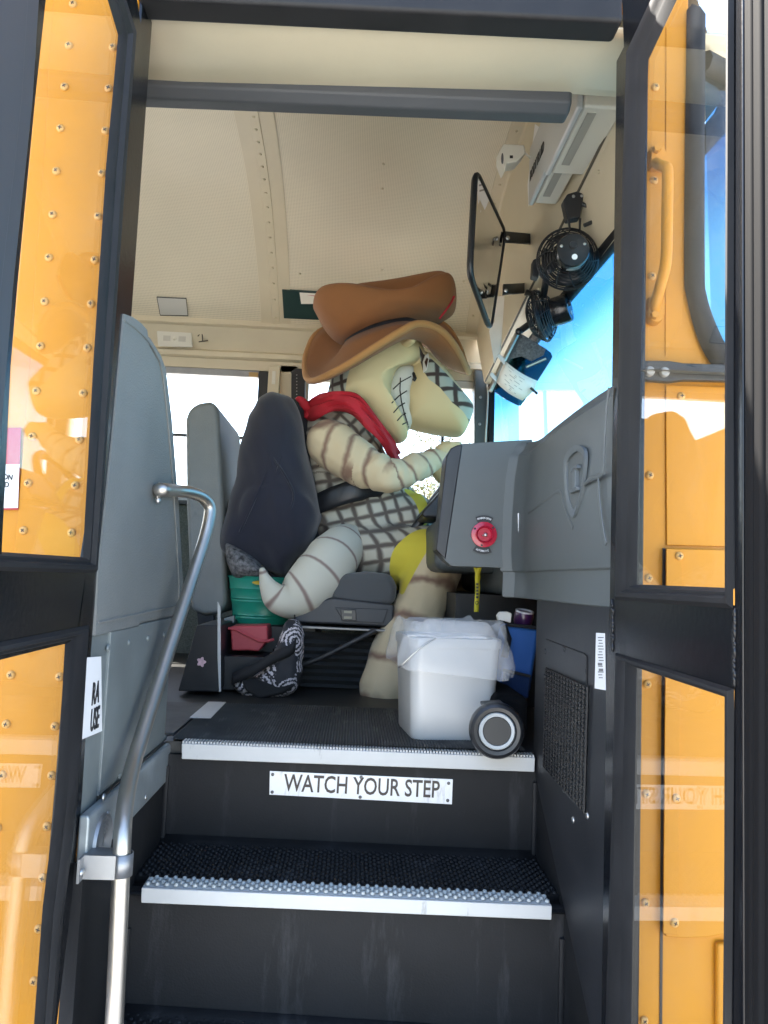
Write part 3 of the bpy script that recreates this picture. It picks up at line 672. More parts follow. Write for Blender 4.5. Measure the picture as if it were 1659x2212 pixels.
# round red emergency knob and its black legends
kc = PY(1045, 1155, 1.797)
def arc_plate(r0, r1, a0, a1, c, dy=-.0012):
    q = []; n = 8
    for k in range(n + 1):
        w = a0 + (a1 - a0) * k / n; q.append(c + Vector((math.cos(w) * r1, 0, math.sin(w) * r1)))
    for k in range(n, -1, -1):
        w = a0 + (a1 - a0) * k / n; q.append(c + Vector((math.cos(w) * r0, 0, math.sin(w) * r0)))
    return q
b = MB(); b.prism(arc_plate(.026, .0455, R(62), R(118), kc), (0, -.0015, 0)); b.build('dial_legend', BLP, dash)
b = MB(); b.prism(arc_plate(.026, .0455, R(236), R(296), kc), (0, -.0015, 0)); b.build('dial_legend', BLP, dash)
def arc_text(t, r, a_mid, span, size, flip=False):
    for k, ch in enumerate(t):
        f = (k + .5) / len(t) - .5; w = a_mid - span * f if not flip else a_mid + span * f
        rad = Vector((math.cos(w), 0, math.sin(w))); tan = Vector((math.sin(w), 0, -math.cos(w)))
        up = rad if not flip else -rad; tan = tan if not flip else -tan
        lettering(ch, kc + rad * r + Vector((0, -.0021, 0)), tan, up, size, WTXT, dash, align='CENTER', sx=.7, bold=.02)
arc_text('WINDOW-OPEN', .0372, R(90), R(48), .0062)
arc_text('AUTOMATIC', .0405, R(266), R(46), .0062, True)
b = MB(); b.lathe([(.0001, .006), (.0155, .006), (.0175, .012), (.0185, .013), (.020, .009), (.022, .008), (.030, .006), (.0305, .004), (.0305, 0)], kc + Vector((0, -.0005, 0)), (0, -1, 0), 36)
knob = b.build('emergency_dial', mat('red_gloss', (.40, .012, .035), .25, coat=.4), dash, smooth=30)
b = MB(); b.lathe([(.0001, .013), (.003, .012), (.0045, .009), (.005, .004), (.005, 0)], kc + Vector((.002, -.005, -.001)), (0, -1, 0), 8); b.tube([kc + Vector((.001, -.012, -.001)), kc + Vector((-.006, -.017, -.003))], .0015, 6); b.build('toggle', BOLT, dash, smooth=40)
for w in (150, 40, 258):
    b = MB(); b.ball(kc + Vector((.026 * math.cos(R(w)), -.0075, .026 * math.sin(R(w)))), (.0028, .0015, .0028), 8, 5); b.build('screw', TXT, dash)
b = MB(); q = poly([(1118, 1109), (1130, 1105), (1132, 1157), (1120, 1160)], PY, 1.768); b.prism(q, (0, -.0012, 0)); b.build('dash_sticker', LABEL, dash)
b = MB()
for k in range(5): v = 1122 + k * 6.3; b.prism(poly([(1120.5, v + .6), (1129, v - 1.6), (1129, v + 2.0), (1120.5, v + 4.2)], PY, 1.7665), (0, -.0005, 0))
b.build('sticker_print', TXT, dash)

# --- far wall
def FX(u, v): return PY(u, v, YF)
xw1 = FX(559, 830).x; xp0 = FX(581, 830).x; xp1 = FX(606, 830).x; xd0 = FX(667, 850).x; xd1 = FX(1022, 900).x; xa = FX(1030, 900).x
zw = FX(480, 800).z; zs = FX(395, 1085).z
b = MB(); b.box((-7.5, YF - .03, .5), (.64, YF, zs)); b.build('far_wall', mat('speckled_grey_wall', (.10, .115, .10), .8, var=.5, vscale=160), bus)
b = MB(); b.box((-7.5, YF, .5), (.64, YF + .05, zs - .02)); b.box((-7.5, YF, zw + .03), (.64, YF + .05, 2.5)); b.build('far_side_skin', YEL, bus)
b = MB(); rows = []
for (y, z) in ((3.36, 2.462), (3.362, 2.448), (3.345, 2.443), (3.345, 2.430), (3.375, 2.426), (3.43, zw + .085), (3.412, zw + .072), (3.412, zw + .052), (3.44, zw + .046), (3.44, zw + .002), (3.50, zw)):
    rows.append([Vector((x, y, z)) for x in (-7.5, xp0 - .02, xp0 + .0, .56)])
b.grid(rows); b.build('window_header', BEI, bus, smooth=25)
for i in range(9):                                     # window posts, repeated along the wall
    x = xp0 - i * .80
    b = MB(); b.box((x, YF - .05, zs), (x + (xp1 - xp0), YF + .05, zw + .02)); b.build('window_post', BEI, bus, bevel=.006)
b = MB(); b.box((xp1, YF - .02, zs - .1), (xd0 - .055, YF + .04, zw + .03)); b.build('post_filler', BEI, bus)
b = MB(); b.box((xp0 + .018, YF - .054, zw - .065), (xp0 + .034, YF - .048, zw - .005)); b.build('latch_plate', CREAM, bus, bevel=.002)
b = MB(); q = poly([(629, 800), (640, 795), (659, 797), (659, 1000), (629, 1000)], PY, YF - .06); b.prism(q, (0, .05, 0)); track = b.build('belt_height_adjuster', BLM, bus, bevel=.004)
for k in range(9):
    c = PY(641, 810 + k * 7.0, YF - .0605); q = MB(); q.lathe([(.0001, .001), (.0026, .001), (.003, 0)], c, (0, -1, 0), 8); q.build('hole', BOLT, track)
for i in range(8):
    x1 = xp0 - i * .80 - .002; x0 = xp0 - (i + 1) * .80 + (xp1 - xp0) + .002
    x1b = x1 - (xp0 - xw1) + .002
    f = MB(); f.box((x1b, YF - .02, zs), (x1, YF + .03, zw + .0)); fr = f.build('passenger_window', BLM, bus, bevel=.003); f = MB(); f.box((x0, YF - .02, zs), (x0 + .03, YF + .03, zw)); f.build('side_frame', BLM, fr, bevel=.003)
    f = MB(); f.box((x0 + .031, YF - .012, zw - .028), (x1b - .001, YF + .03, zw + .004)); f.build('sash', ALU, fr, bevel=.002); f = MB(); f.box((x0 + .031, YF - .012, zs), (x1b - .001, YF + .03, zs + .025)); f.build('sash', ALU, fr, bevel=.002)
    zm = FX(400, 940).z
    f = MB(); f.box((x0 + .031, YF - .004, zm - .006), (x1b - .001, YF + .02, zm + .006)); f.build('mid_rail', BLM, fr)
    f = MB(); f.box((x0 + .032, YF + .008, zs + .026), (x1b - .002, YF + .012, zw - .029)); f.build('pane', GLASSW, fr)
    if i == 0:
        f = MB(); f.box((x1b - .045, YF - .018, zw - .027), (x1b - .003, YF - .013, zw - .006)); f.build('window_latch', mat('brass_latch', (.42, .27, .10), .4), fr, bevel=.002)
        f = MB(); q = poly([(389, 1072), (408, 1072), (408, 1086), (389, 1086)], PY, YF - .0); f.prism(q, (0, .002, 0)); f.build('window_sticker', mat('pink_sticker', (.8, .45, .45), .5), fr)
# driver's window
f = MB(); f.box((xd0 - .03, YF - .02, 1.55), (xd0, YF + .03, zw)); f.box((xd1, YF - .02, 1.55), (xd1 + .022, YF + .03, zw)); f.box((xd0, YF - .02, zw - .035), (xd1, YF + .03, zw + .0)); f.box((xd0, YF - .02, 1.53), (xd1, YF + .03, 1.56))
dw = f.build('driver_window', mat('pale_window_frame', (.55, .53, .47), .4), bus, bevel=.003)
xv = FX(957, 900).x
f = MB(); f.box((xv - .006, YF - .01, 1.56), (xv + .006, YF + .02, zw - .036)); f.build('sash_bar', BLM, dw)
f = MB(); f.box((xd0 + .001, YF + .004, 1.561), (xd1 - .001, YF + .008, zw - .036)); f.build('pane', GLASSW, dw)
b = MB(); b.box((-7.5, YF - .06, zs - .012), (xp0, YF - .031, zs + .004)); b.build('window_sill', BLM, bus)
# front corner pillar with two bolts
q = poly([(1028, 700), (1066, 715), (1064, 990), (1030, 990)], PY, YF - .05)
b = MB(); q[0].z = q[1].z = 2.30; q[2].z = q[3].z = 1.4; b.prism(q, (0, .09, 0)); pil = b.build('corner_pillar', mat('grey_pillar', (.085, .095, .092), .5), bus, bevel=.006)
for (u, v) in ((1038, 858), (1036, 916)):
    b = MB(); b.ball(PY(u, v, YF - .051), (.007, .004, .007), 10, 6); b.build('bolt', BOLT, pil, smooth=60)
b = MB(); q = poly([(1058, 745), (1071, 745), (1067, 1000), (1054, 1000)], PY, YF - .062); b.prism(q, (0, .02, 0)); b.build('pillar_seal', RUB, bus, bevel=.006)
b = MB(); b.tube(spline([PY(u, v, YF - .07) for u, v in ((1056, 770), (1050, 800), (1054, 850), (1052, 900), (1049, 950), (1052, 1000))], 5), .004, 6); b.build('pillar_wire', CREAM, bus)
# dome light and pencilled 1
def on_header(u, v): return PY(u, v, 3.392)
q = [on_header(u, v) for u, v in ((338, 712), (414, 718), (415, 749), (341, 747))]
b = MB(); b.prism(q, (0, .012, 0)); dl = b.build('dome_light', mat('frosted_lens', (.62, .60, .53), .35), bus, bevel=.003)
cx = sum(q, Vector()) / 4; b = MB(); b.lathe([(.0001, .004), (.006, .004), (.008, 0)], cx + Vector((0, -.001, 0)), (0, -1, 0), 14); b.build('lens_boss', CREAM, dl, smooth=60)
b = MB(); b.box(tuple(cx + Vector((-.05, -.0012, -.012))), tuple(cx + Vector((-.018, .001, .012)))); b.box(tuple(cx + Vector((.018, -.0012, -.012))), tuple(cx + Vector((.05, .001, .012)))); b.build('lens_panel', mat('lens_grey', (.47, .45, .40), .4), dl)
b = MB(); 
for pl in ([(427, 726), (436, 715), (437, 735)], [(429, 738), (449, 735)]): b.tube([on_header(u, v) + Vector((0, .004, 0)) for u, v in pl], .0028, 5)
b.build('pencilled_number', mat('pencil', (.10, .09, .08), .8), bus)
# steering wheel behind the dash
wc = Vector((.225, 2.80, 1.545)); ax = Vector((-.82, 0, .57)).normalized(); a1 = Vector((0, 1, 0)); a2 = ax.cross(a1).normalized()
b = MB(); b.tube([wc + (a1 * math.cos(w) + a2 * math.sin(w)) * .225 for w in np.linspace(0, 2 * math.pi, 40)[:-1]], .016, 10, closed=True)
sw = b.build('steering_wheel', BLP, bus, smooth=60)
b = MB(); b.lathe([(.0001, .03), (.06, .025), (.075, 0), (.06, -.05), (.04, -.06)], wc - ax * .03, ax, 20); b.build('wheel_hub', BLP, sw, smooth=50)
b = MB()
for w in (R(90), R(210), R(330)): b.tube([wc - ax * .03, wc + (a1 * math.cos(w) + a2 * math.sin(w)) * .222], [.024, .014], 8)
b.build('wheel_spoke', BLP, sw, smooth=50)
b = MB(); b.tube([wc - ax * .08, wc - ax * .35], .045, 12); b.build('steering_column', BLP, bus, smooth=50)
b = MB(); q = poly([(912, 1105), (965, 1045), (990, 1040), (990, 1120), (930, 1118), (914, 1118)], PY, 2.35); b.prism(q, (0, .25, 0)); b.build('instrument_cowl', BLP, bus, bevel=.01, bseg=3)
# bonnet in front of the windshield, low enough not to be seen over the dash
b = MB(); b.box((.72, 1.5, .55), (2.1, 3.2, 1.36)); b.build('bonnet', YEL, bus, bevel=.08, bseg=4)
b = MB(); b.box((.66, 1.28, .5), (.72, 3.4, 1.47)); b.build('cowl', YEL, bus)
# mirror arms outside the windshield
b = MB()
p1 = PX(1128, 850, 1.15); p2 = PX(1150, 985, 1.15); b.tube([p1 + Vector((0, 0, .5)), p1, p2], .016, 8)
ma = b.build('mirror_arm', mat('pale_arm', (.55, .5, .42), .5), bus, smooth=60)

# ================================================================== LOOSE AND BOLTED-ON THINGS IN THE ENTRANCE
# --- the step plate
q = poly([(583, 1665), (978, 1683), (976, 1737), (582, 1716)], PY, 1.6445)
sgn = thing('step_sign', 'scratched white plate reading WATCH YOUR STEP on the top riser', 'sign', sum(q, Vector()) / 4)
b = MB(); b.prism(q, (0, -.0022, 0)); b.build('plate', mat('scratched_white_plate', (.72, .72, .72), .4, var=.05, vscale=20, scratch=((.42, .41, .40), 46, .56, (1, 1, .25))), sgn, bevel=.0006)
def fit_text(txt, p0, p1, up, height, m, parent, bold=0.0, spacing=1.0):
    x = (p1 - p0); w = x.length
    o = lettering(txt, (0, 0, 0), (1, 0, 0), (0, 1, 0), 1.0, m, None, depth=0, bold=bold, spacing=spacing)
    xs = [v.co.x for v in o.data.vertices]; hs = [v.co.y for v in o.data.vertices]; me = o.data
    W, H, x0, y0 = max(xs) - min(xs), max(hs) - min(hs), min(xs), min(hs)
    bpy.data.objects.remove(o); bpy.data.meshes.remove(me)
    sz = height / H; sx = w / (W * sz); xd = x.normalized()
    return lettering(txt, p0 - xd * (x0 * sz * sx) - Vector(up).normalized() * (y0 * sz), xd, up, sz, m, parent, sx=sx, bold=bold, spacing=spacing)
tp0, tp1 = PY(612, 1709, 1.6418), PY(949, 1724, 1.6418)
fit_text('WATCH YOUR STEP', tp0, tp1, (0, 0, 1), .0352, mat('worn_brown_black_print', (.035, .025, .022), .5, var=.5, vscale=60), sgn, bold=.012)
for (u, v) in ((589, 1673), (588, 1711), (969, 1692), (967, 1729), (780, 1679), (778, 1722)):
    b = MB(); b.ball(PY(u, v, 1.642), (.0035, .0022, .0035), 10, 6); b.build('screw', mat('dull_screw', (.14, .13, .125), .4, metal=.4), sgn, smooth=60)

# --- the handrail
hr = thing('handrail', 'bent stainless steel grab rail beside the entrance steps', 'handrail', (-.335, 1.17, .3))
path = [PX(341, 1060, -.379), PX(352, 1058, -.366), PY(380, 1060, 1.58), PY(412, 1064, 1.64), PY(438, 1075, 1.68), PY(453, 1096, 1.70), PY(450, 1130, 1.69), PY(437, 1180, 1.665),
        PY(405, 1280, 1.60), PY(350, 1450, 1.47), PY(300, 1610, 1.34), PY(281, 1680, 1.275), PY(269, 1750, 1.21), PY(264, 1820, 1.175), PY(258, 1960, 1.17), PY(246, 2230, 1.17), PY(238, 2420, 1.17)]
b = MB(); b.tube(spline(path, 6), .0130, 16); b.build('rail', STEEL, hr, smooth=70)
b = MB(); b.ball(PX(343, 1064, -.374), (.004, .012, .02), 12, 8); b.build('end_flange', STEEL, hr, smooth=70)
b = MB(); b.ball(PX(341, 1081, -.374), (.006, .006, .007), 8, 6); b.build('bolt', BOLT, hr, smooth=50)
cb = PY(262, 1866, 1.172)
b = MB(); b.box((XL + .0005, cb.y - .017, cb.z - .016), (cb.x - .004, cb.y - .0135, cb.z + .016)); b.box((XL + .0005, cb.y + .0135, cb.z - .016), (cb.x - .004, cb.y + .017, cb.z + .016))
ring = [cb + Vector((math.cos(w) * .0158, math.sin(w) * .0158, 0)) for w in np.linspace(-R(100), R(100), 14)]
b.grid([[p + Vector((0, 0, -.016)) for p in ring], [p + Vector((0, 0, .016)) for p in ring]])
b.box((XL + .0005, cb.y - .0132, cb.z + .0125), (cb.x - .006, cb.y + .0132, cb.z + .016)); b.box((XL + .0005, cb.y - .034, cb.z - .016), (XL + .003, cb.y - .0172, cb.z + .016))
b.build('bracket', ALU, hr, smooth=40, solid=.0016)
b = MB(); prof = [(.0001, .006)] + [(r_, .006 + (.002 if i % 2 else 0)) for i, r_ in enumerate(np.linspace(.006, .04, 12))] + [(.042, 0)]
b.lathe(prof, (XL + .001, cb.y + .055, cb.z + .012), (1, 0, 0), 26); b.build('wall_rosette', ALU, hr, smooth=30)
for dy, dz in ((-.026, -.004), (.08, .045)):
    b = MB(); b.ball((XL + .004, cb.y + dy, cb.z + dz), (.004, .006, .006), 8, 6); b.build('bolt', BOLT, hr, smooth=50)

# --- padded barriers
def padded(name, outline, vec, label, bev=.022):
    q = MB(); q.prism(outline, vec); c = sum(outline, Vector()) / len(outline); c.z = FZ
    t = thing(name, label, 'padded barrier', c); q.build('padding', GRYV, t, bevel=bev, bseg=4); return t
ol = poly([(150, 1385), (300, 1353), (378, 1336), (397, 1322), (398, 1255), (388, 1080), (374, 900), (361, 792), (350, 762), (330, 728), (300, 698), (268, 681), (180, 660), (120, 655)], PX, -.384)
ol[0].y = ol[-1].y = max(1.16, ol[0].y)
zz = [p for p in ol if p.y >= 1.255]
lo_ = min((p for p in zz if p.z < 1.4), key=lambda p: p.y); hi_ = min((p for p in zz if p.z > 1.6), key=lambda p: p.y)
zz = [Vector((-.384, 1.252, lo_.z))] + zz + [Vector((-.384, 1.252, hi_.z))]
bar1 = padded('padded_barrier', zz, (-.052, 0, 0), 'tall blue grey vinyl barrier beside the grab rail at the door', .012)
b = MB(); q = poly([(206, 1373), (212, 1245), (243, 950), (266, 700), (268, 678), (287, 685), (306, 699), (318, 713), (330, 800), (300, 1353)], PX, -.3825); b.prism(q, (-.006, 0, 0)); b.build('cover_flap', GRYV, bar1)
b = MB(); b.tube(spline([PX(u, v, -.3825) for u, v in ((385, 1320), (386, 1255), (376, 1080), (362, 905), (349, 798), (336, 765), (318, 735), (290, 707), (268, 692))], 5), .0022, 6); b.build('piped_seam', GRYV, bar1, smooth=60)
b = MB(); b.tube(spline([PX(u, v, -.3825) for u, v in ((212, 1345), (290, 1328), (384, 1308))], 5), .0022, 6); b.build('piped_seam', GRYV, bar1, smooth=60)
o2 = poly([(412, 1318), (402, 1100), (400, 905), (408, 882), (428, 870), (452, 866), (466, 872), (473, 890), (484, 1100), (490, 1300), (478, 1326), (440, 1330)], PY, 2.62)
bar2 = padded('padded_barrier', o2, (0, .5, 0), 'grey vinyl barrier standing between the near barrier and the navy jacket', .018)
b = MB(); q = poly([(424, 1318), (462, 1322), (464, 1372), (430, 1378)], PY, 2.64); b.prism(q, (0, .03, 0)); b.build('leg_bracket', BLM, bar2, bevel=.004)
b = MB(); q = [PY(384, 1493, 2.26), PY(472, 1495, 2.26), PY(474, 1350, 2.26), PY(425, 1350, 2.26)]; b.prism(q, (0, .9, 0)); kp = b.build('kick_panel', BLM, bar2, bevel=.004)
b = MB(); q = poly([(470, 1300), (476, 1312), (477, 1494), (473, 1494), (470, 1420)], PY, 2.252); b.prism(q, (0, .006, 0)); b.build('edge_strip', WHT, bar2)
b = MB(); q = [PY(435 + 8.5 * math.cos(w) * (1 + .25 * math.cos(5 * w)), 1430 + 9.5 * math.sin(w) * (1 + .2 * math.cos(5 * w)), 2.2585) for w in np.linspace(0, 2 * math.pi, 30)[:-1]]; b.prism(q, (0, -.001, 0)); b.build('sticker', mat('pale_pink_sticker', (.62, .42, .46), .5, var=.3, vscale=90), bar2)

# --- driver's seat
seat = thing('driver_seat', 'grey air-suspended driver seat under the costumed person', 'seat', PY(770, 1480, 2.7))
def pillow(mb, outline, c, half, k=9, pw=.5, up=Vector((0, 1, 0)), squash=1.0):
    # a padded shape: the outline swells to +-half along up towards its centre
    n = len(outline); rows = []
    for i in range(k + 1):
        t = i / k; s = math.sin(t * math.pi / 2) ** .9      # 0 centre .. 1 rim
        h = half * (max(0, 1 - s ** 2.4)) ** pw
        rows.append((s, h))
    base = len(mb.v); vs = []; fs = []
    for sgn_ in (-1, 1):
        for s, h in rows[1:]:
            vs += [c + (p - c) * s + up * (h * sgn_ * (squash if sgn_ > 0 else 1)) for p in outline]
    front = c - up * rows[0][1]; back = c + up * rows[0][1] * squash
    vs += [front, back]; F, B = len(vs) - 2, len(vs) - 1
    off = k * n
    for g in (0, 1):
        o_ = g * off
        for i in range(k - 1):
            for j in range(n):
                l = (j + 1) % n; f = (o_ + i * n + j, o_ + i * n + l, o_ + (i + 1) * n + l, o_ + (i + 1) * n + j); fs.append(f if g else f[::-1])
        for j in range(n):
            l = (j + 1) % n; fs.append((F if g == 0 else B, o_ + j, o_ + l) if g == 0 else (B, o_ + l, o_ + j))
    # weld the two rims
    for j in range(n):
        l = (j + 1) % n; a, bb = (k - 1) * n + j, (k - 1) * n + l; fs.append((a, bb, off + bb, off + a))
    mb.add(vs, fs)
def P2(px, Y, n=5): return spline(poly(px, PY, Y), n, True)
SEATF = mat('grey_seat_cloth', (.085, .088, .09), .85, bump=.12, bscale=500, sheen=.3)
b = MB(); q = poly([(716, 1300), (706, 1268), (722, 1242), (790, 1234), (846, 1240), (858, 1268), (854, 1305), (790, 1312)], PY, 2.44); b.prism(q, (0, .54, 0)); b.build('seat_cushion', SEATF, seat, bevel=.045, bseg=5)
b = MB(); q = poly([(634, 1335), (690, 1296), (720, 1290), (852, 1306), (850, 1352), (840, 1355), (640, 1345)], PY, 2.43); b.prism(q, (0, .54, 0)); b.build('seat_base', mat('dark_grey_moulding', (.042, .044, .048), .5, bump=.04, bscale=300), seat, bevel=.012, bseg=3)
b = MB(); q = poly([(724, 1312), (838, 1316), (828, 1346), (742, 1342)], PY, 2.428); b.prism(q, (0, -.004, 0)); b.build('base_cover', MATS['dark_grey_moulding'], seat, bevel=.003)
b = MB(); q = poly([(736, 1315), (769, 1317), (770, 1341), (737, 1339)], PY, 2.423); b.prism(q, (0, -.004, 0)); sw_ = b.build('switch_panel', BLP, seat, bevel=.002)
for v0 in (1319, 1331):
    b = MB(); q = poly([(743, v0), (760, v0 + .6), (760, v0 + 6), (743, v0 + 5.5)], PY, 2.418); b.prism(q, (0, -.002, 0)); b.build('switch', mat('pale_switch', (.28, .26, .19), .5), sw_)
b = MB(); rows = []
for i in range(31):
    t = i / 30; v = 1364 + 118 * t; w = .012 * math.cos(i * math.pi / 2)
    a_, c_ = PY(640 - 4 * t, v, 2.50 + w), PY(868 + 6 * t, v + 10, 2.50 + w); rows.append([a_ + Vector((0, .35, 0)), a_, c_, c_ + Vector((0, .35, 0))])
b.grid(rows); b.build('bellows', mat('grey_bellows', (.050, .053, .055), .6, var=.2), seat, smooth=60)
b = MB(); b.tube([PY(648, 1438, 2.425), PY(700, 1418, 2.42), PY(812, 1361, 2.42)], .0095, 10); b.build('support_rod', BLM, seat, smooth=60)
b = MB(); q = poly([(640, 1351), (875, 1362), (875, 1367), (640, 1357)], PY, 2.42); b.prism(q, (0, .5, 0)); b.build('seat_rail', mat('worn_steel', (.16, .16, .16), .4, metal=.6), seat, bevel=.002)
b = MB(); q = P2([(628, 872), (645, 864), (664, 868), (668, 900), (690, 1000), (705, 1130), (700, 1240), (560, 1240), (550, 1180), (560, 950), (590, 880)], 2.86, 4); pillow(b, q, PY(620, 1060, 2.86), .20, pw=.35); b.build('seat_back', mat('dark_seat_cloth', (.022, .024, .03), .85, bump=.1, bscale=400), seat, smooth=70)
# draped navy jacket
def folds(o, amp, freq, seed=0, dirv=None):
    me = o.data; 
    for v in me.vertices:
        p = v.co * freq + Vector((seed, seed * .7, 0)); n_ = mnoise.noise(p) + .5 * mnoise.noise(p * 2.3); v.co += v.normal * amp * n_
    me.update()
jc = thing('navy_jacket', 'dark navy jacket draped over the back of the driver seat', 'jacket', PY(600, 1240, 2.62))
b = MB(); q = P2([(566, 858), (592, 849), (622, 854), (642, 882), (660, 950), (677, 1020), (690, 1080), (697, 1120), (672, 1165), (640, 1205), (612, 1250), (560, 1222), (520, 1204), (490, 1180), (497, 1100), (512, 1000), (528, 930), (545, 890)], 2.66, 6)
pillow(b, q, PY(602, 1050, 2.66), .15, k=14, pw=.45); 
NAVY = mat('navy_cloth', (.013, .0135, .025), .9, var=.15, vscale=30, bump=.12, bscale=700, sheen=.25)
o = b.build('cloth', NAVY, jc, smooth=80)
me = o.data; 
for v in me.vertices:
    x, z = v.co.x, v.co.z
    f = math.sin((x * 22 + (z - 1.5) * 9 + .8 * mnoise.noise(v.co * 5)) * 1.1) * .017 * min(1, max(0, (1.88 - z) / .3)) + mnoise.noise(v.co * 9) * .013 + mnoise.noise(Vector((x * 26 + z * 12, v.co.y * 8, z * 7))) * .007
    v.co += v.normal * f
b = MB(); b.tube(spline([PY(u, v, Y) for u, v, Y in ((585, 925, 2.535), (590, 985, 2.515), (612, 1020, 2.508), (634, 1065, 2.508), (628, 1100, 2.512))], 6), .0045, 6); b.build('sleeve_seam', NAVY, jc, smooth=60)
b = MB(); b.tube(spline([PY(u, v, Y) for u, v, Y in ((590, 985, 2.515), (572, 1030, 2.512), (545, 1090, 2.522), (518, 1150, 2.55))], 6), .0045, 6); b.build('sleeve_seam', NAVY, jc, smooth=60)
# paisley cushion under it
ct = thing('patterned_cushion', 'grey paisley cushion squeezed below the navy jacket', 'cushion', PY(520, 1245, 2.62))
b = MB(); q = P2([(491, 1172), (520, 1184), (560, 1215), (580, 1240), (560, 1252), (512, 1250), (495, 1225), (488, 1195)], 2.60, 5); pillow(b, q, PY(530, 1220, 2.60), .08)
PAIS = mat('paisley_cloth', (.03, .03, .032), .85, var=.8, vscale=75, col2=(.25, .24, .24)); b.build('cover', PAIS, ct, smooth=70)

# --- boxes and buckets behind the tail
sb = thing('storage_box', 'low black steel box behind the floral bag carrying the green bucket', 'box', PY(560, 1480, 2.6))
b = MB(); p0, p1 = PY(480, 1352, 2.46), PY(668, 1352, 2.46); b.box((p0.x, 2.53, FZ), (p1.x + .02, 2.95, PY(560, 1350, 2.53).z)); b.build('box_body', BLM, sb, bevel=.006)
b = MB(); b.box((p0.x, 2.36, FZ), (p1.x - .05, 2.529, PY(540, 1412, 2.44).z)); b.build('box_step', BLM, sb, bevel=.006)
b = MB(); q = poly([(484, 1335), (505, 1330), (506, 1345), (484, 1352)], PY, 2.50); b.prism(q, (0, .03, 0)); b.build('hinge_plate', GRYM, sb)
gb = thing('green_bucket', 'green plastic bucket with grip hole behind the striped tail', 'bucket', PY(570, 1350, 2.66))
cB = PY(568, 1349, 2.66); zt_ = PY(568, 1246, 2.66).z; r0, r1 = .098, .124; H = zt_ - cB.z
prof = [(.0001, 0), (r0, 0)]
for t, d in ((.12, 0), (.15, .002), (.18, 0), (.21, .002), (.24, 0), (.46, 0), (.49, .002), (.52, 0), (.55, .002), (.58, 0), (.72, 0), (.75, .002), (.78, 0), (.97, 0), (.98, .004), (1.0, .004)): prof.append((r0 + (r1 - r0) * t + d, H * t))
prof += [(r1 - .002, H), (r1 - .004, H * .96), (r0 - .004, .006), (.0001, .006)]
b = MB(); b.lathe(prof, cB, (0, 0, 1), 48); b.build('shell', GREENP, gb, smooth=30)
b = MB(); ph = R(-92); 
q = []
for k in range(16):
    w = 2 * math.pi * k / 16; a_ = ph + .20 * math.cos(w); hz = H * .88 + .008 * math.sin(w); r_ = r1 - .002; q.append(cB + Vector((math.cos(a_) * (r_ + .0035), math.sin(a_) * (r_ + .0035), hz)))
b.prism(q, (0, -.001, 0)); b.build('grip_hole', mat('yellow_inside', (.55, .36, .02), .6), gb)
b = MB(); b.tube([*q], .0016, 6, closed=True); b.build('grip_rim', GREENP, gb, smooth=60)
yc = thing('yellow_cloth', 'yellow duster sticking out of the green bucket', 'cloth', cB + Vector((-.05, -.06, H * .5)))
b = MB(); q = poly([(546, 1250), (548, 1224), (553, 1216), (560, 1222), (566, 1220), (568, 1250)], PY, 2.58); b.prism([*q], (0, .02, 0)); b.build('cloth', mat('yellow_duster', (.55, .36, .03), .9, var=.2, vscale=40), yc, bevel=.004)
rb_ = thing('red_bucket', 'small red bucket with its handle down, below the green bucket', 'bucket', PY(535, 1410, 2.44))
b = MB(); q = poly([(497, 1353), (577, 1351), (579, 1382), (558, 1408), (535, 1405), (500, 1406)], PY, 2.40); b.prism(q, (0, .12, 0)); b.build('shell', mat('dusty_red_plastic', (.40, .05, .065), .5, var=.1), rb_, bevel=.006, bseg=3)
b = MB(); b.tube([PY(u, v, 2.394) for u, v in ((493, 1357), (508, 1359), (560, 1385), (578, 1385), (592, 1381))], .0045, 8); b.build('handle', MATS['dusty_red_plastic'], rb_, smooth=60)

# floral bag
fb = thing('floral_bag', 'black tote bag printed with grey roses slumped by the seat', 'bag', PY(590, 1505, 2.3))
FLOR = bpy.data.materials.new('rose_print'); FLOR.use_nodes = True; nt = FLOR.node_tree; bs = nt.nodes['Principled BSDF']; bs.inputs['Roughness'].default_value = .7
tc = nt.nodes.new('ShaderNodeTexCoord'); vo = nt.nodes.new('ShaderNodeTexVoronoi'); vo.inputs['Scale'].default_value = 15; vo.voronoi_dimensions = '3D'
nz = nt.nodes.new('ShaderNodeTexNoise'); nz.inputs['Scale'].default_value = 30; nz.inputs['Detail'].default_value = 3
ad = nt.nodes.new('ShaderNodeVectorMath'); ad.operation = 'MULTIPLY_ADD'; ad.inputs[1].default_value = (.016, .016, .016); nt.links.new(nz.outputs['Color'], ad.inputs[0]); nt.links.new(tc.outputs['Object'], ad.inputs[2]); nt.links.new(ad.outputs[0], vo.inputs['Vector'])
wv = nt.nodes.new('ShaderNodeMath'); wv.operation = 'SINE'; sc_ = nt.nodes.new('ShaderNodeMath'); sc_.operation = 'MULTIPLY'; sc_.inputs[1].default_value = 34; nt.links.new(vo.outputs['Distance'], sc_.inputs[0]); nt.links.new(sc_.outputs[0], wv.inputs[0])
rp = nt.nodes.new('ShaderNodeValToRGB'); rp.color_ramp.elements[0].color = (.02, .02, .025, 1); rp.color_ramp.elements[1].color = (.60, .55, .57, 1); rp.color_ramp.elements[0].position = .25; rp.color_ramp.elements[1].position = .75
mr = nt.nodes.new('ShaderNodeMapRange'); mr.inputs['From Min'].default_value = -1; nt.links.new(wv.outputs[0], mr.inputs['Value'])
sp_ = nt.nodes.new('ShaderNodeSeparateColor'); nt.links.new(vo.outputs['Color'], sp_.inputs[0]); gt = nt.nodes.new('ShaderNodeMath'); gt.operation = 'GREATER_THAN'; gt.inputs[1].default_value = .30; nt.links.new(sp_.outputs[0], gt.inputs[0])
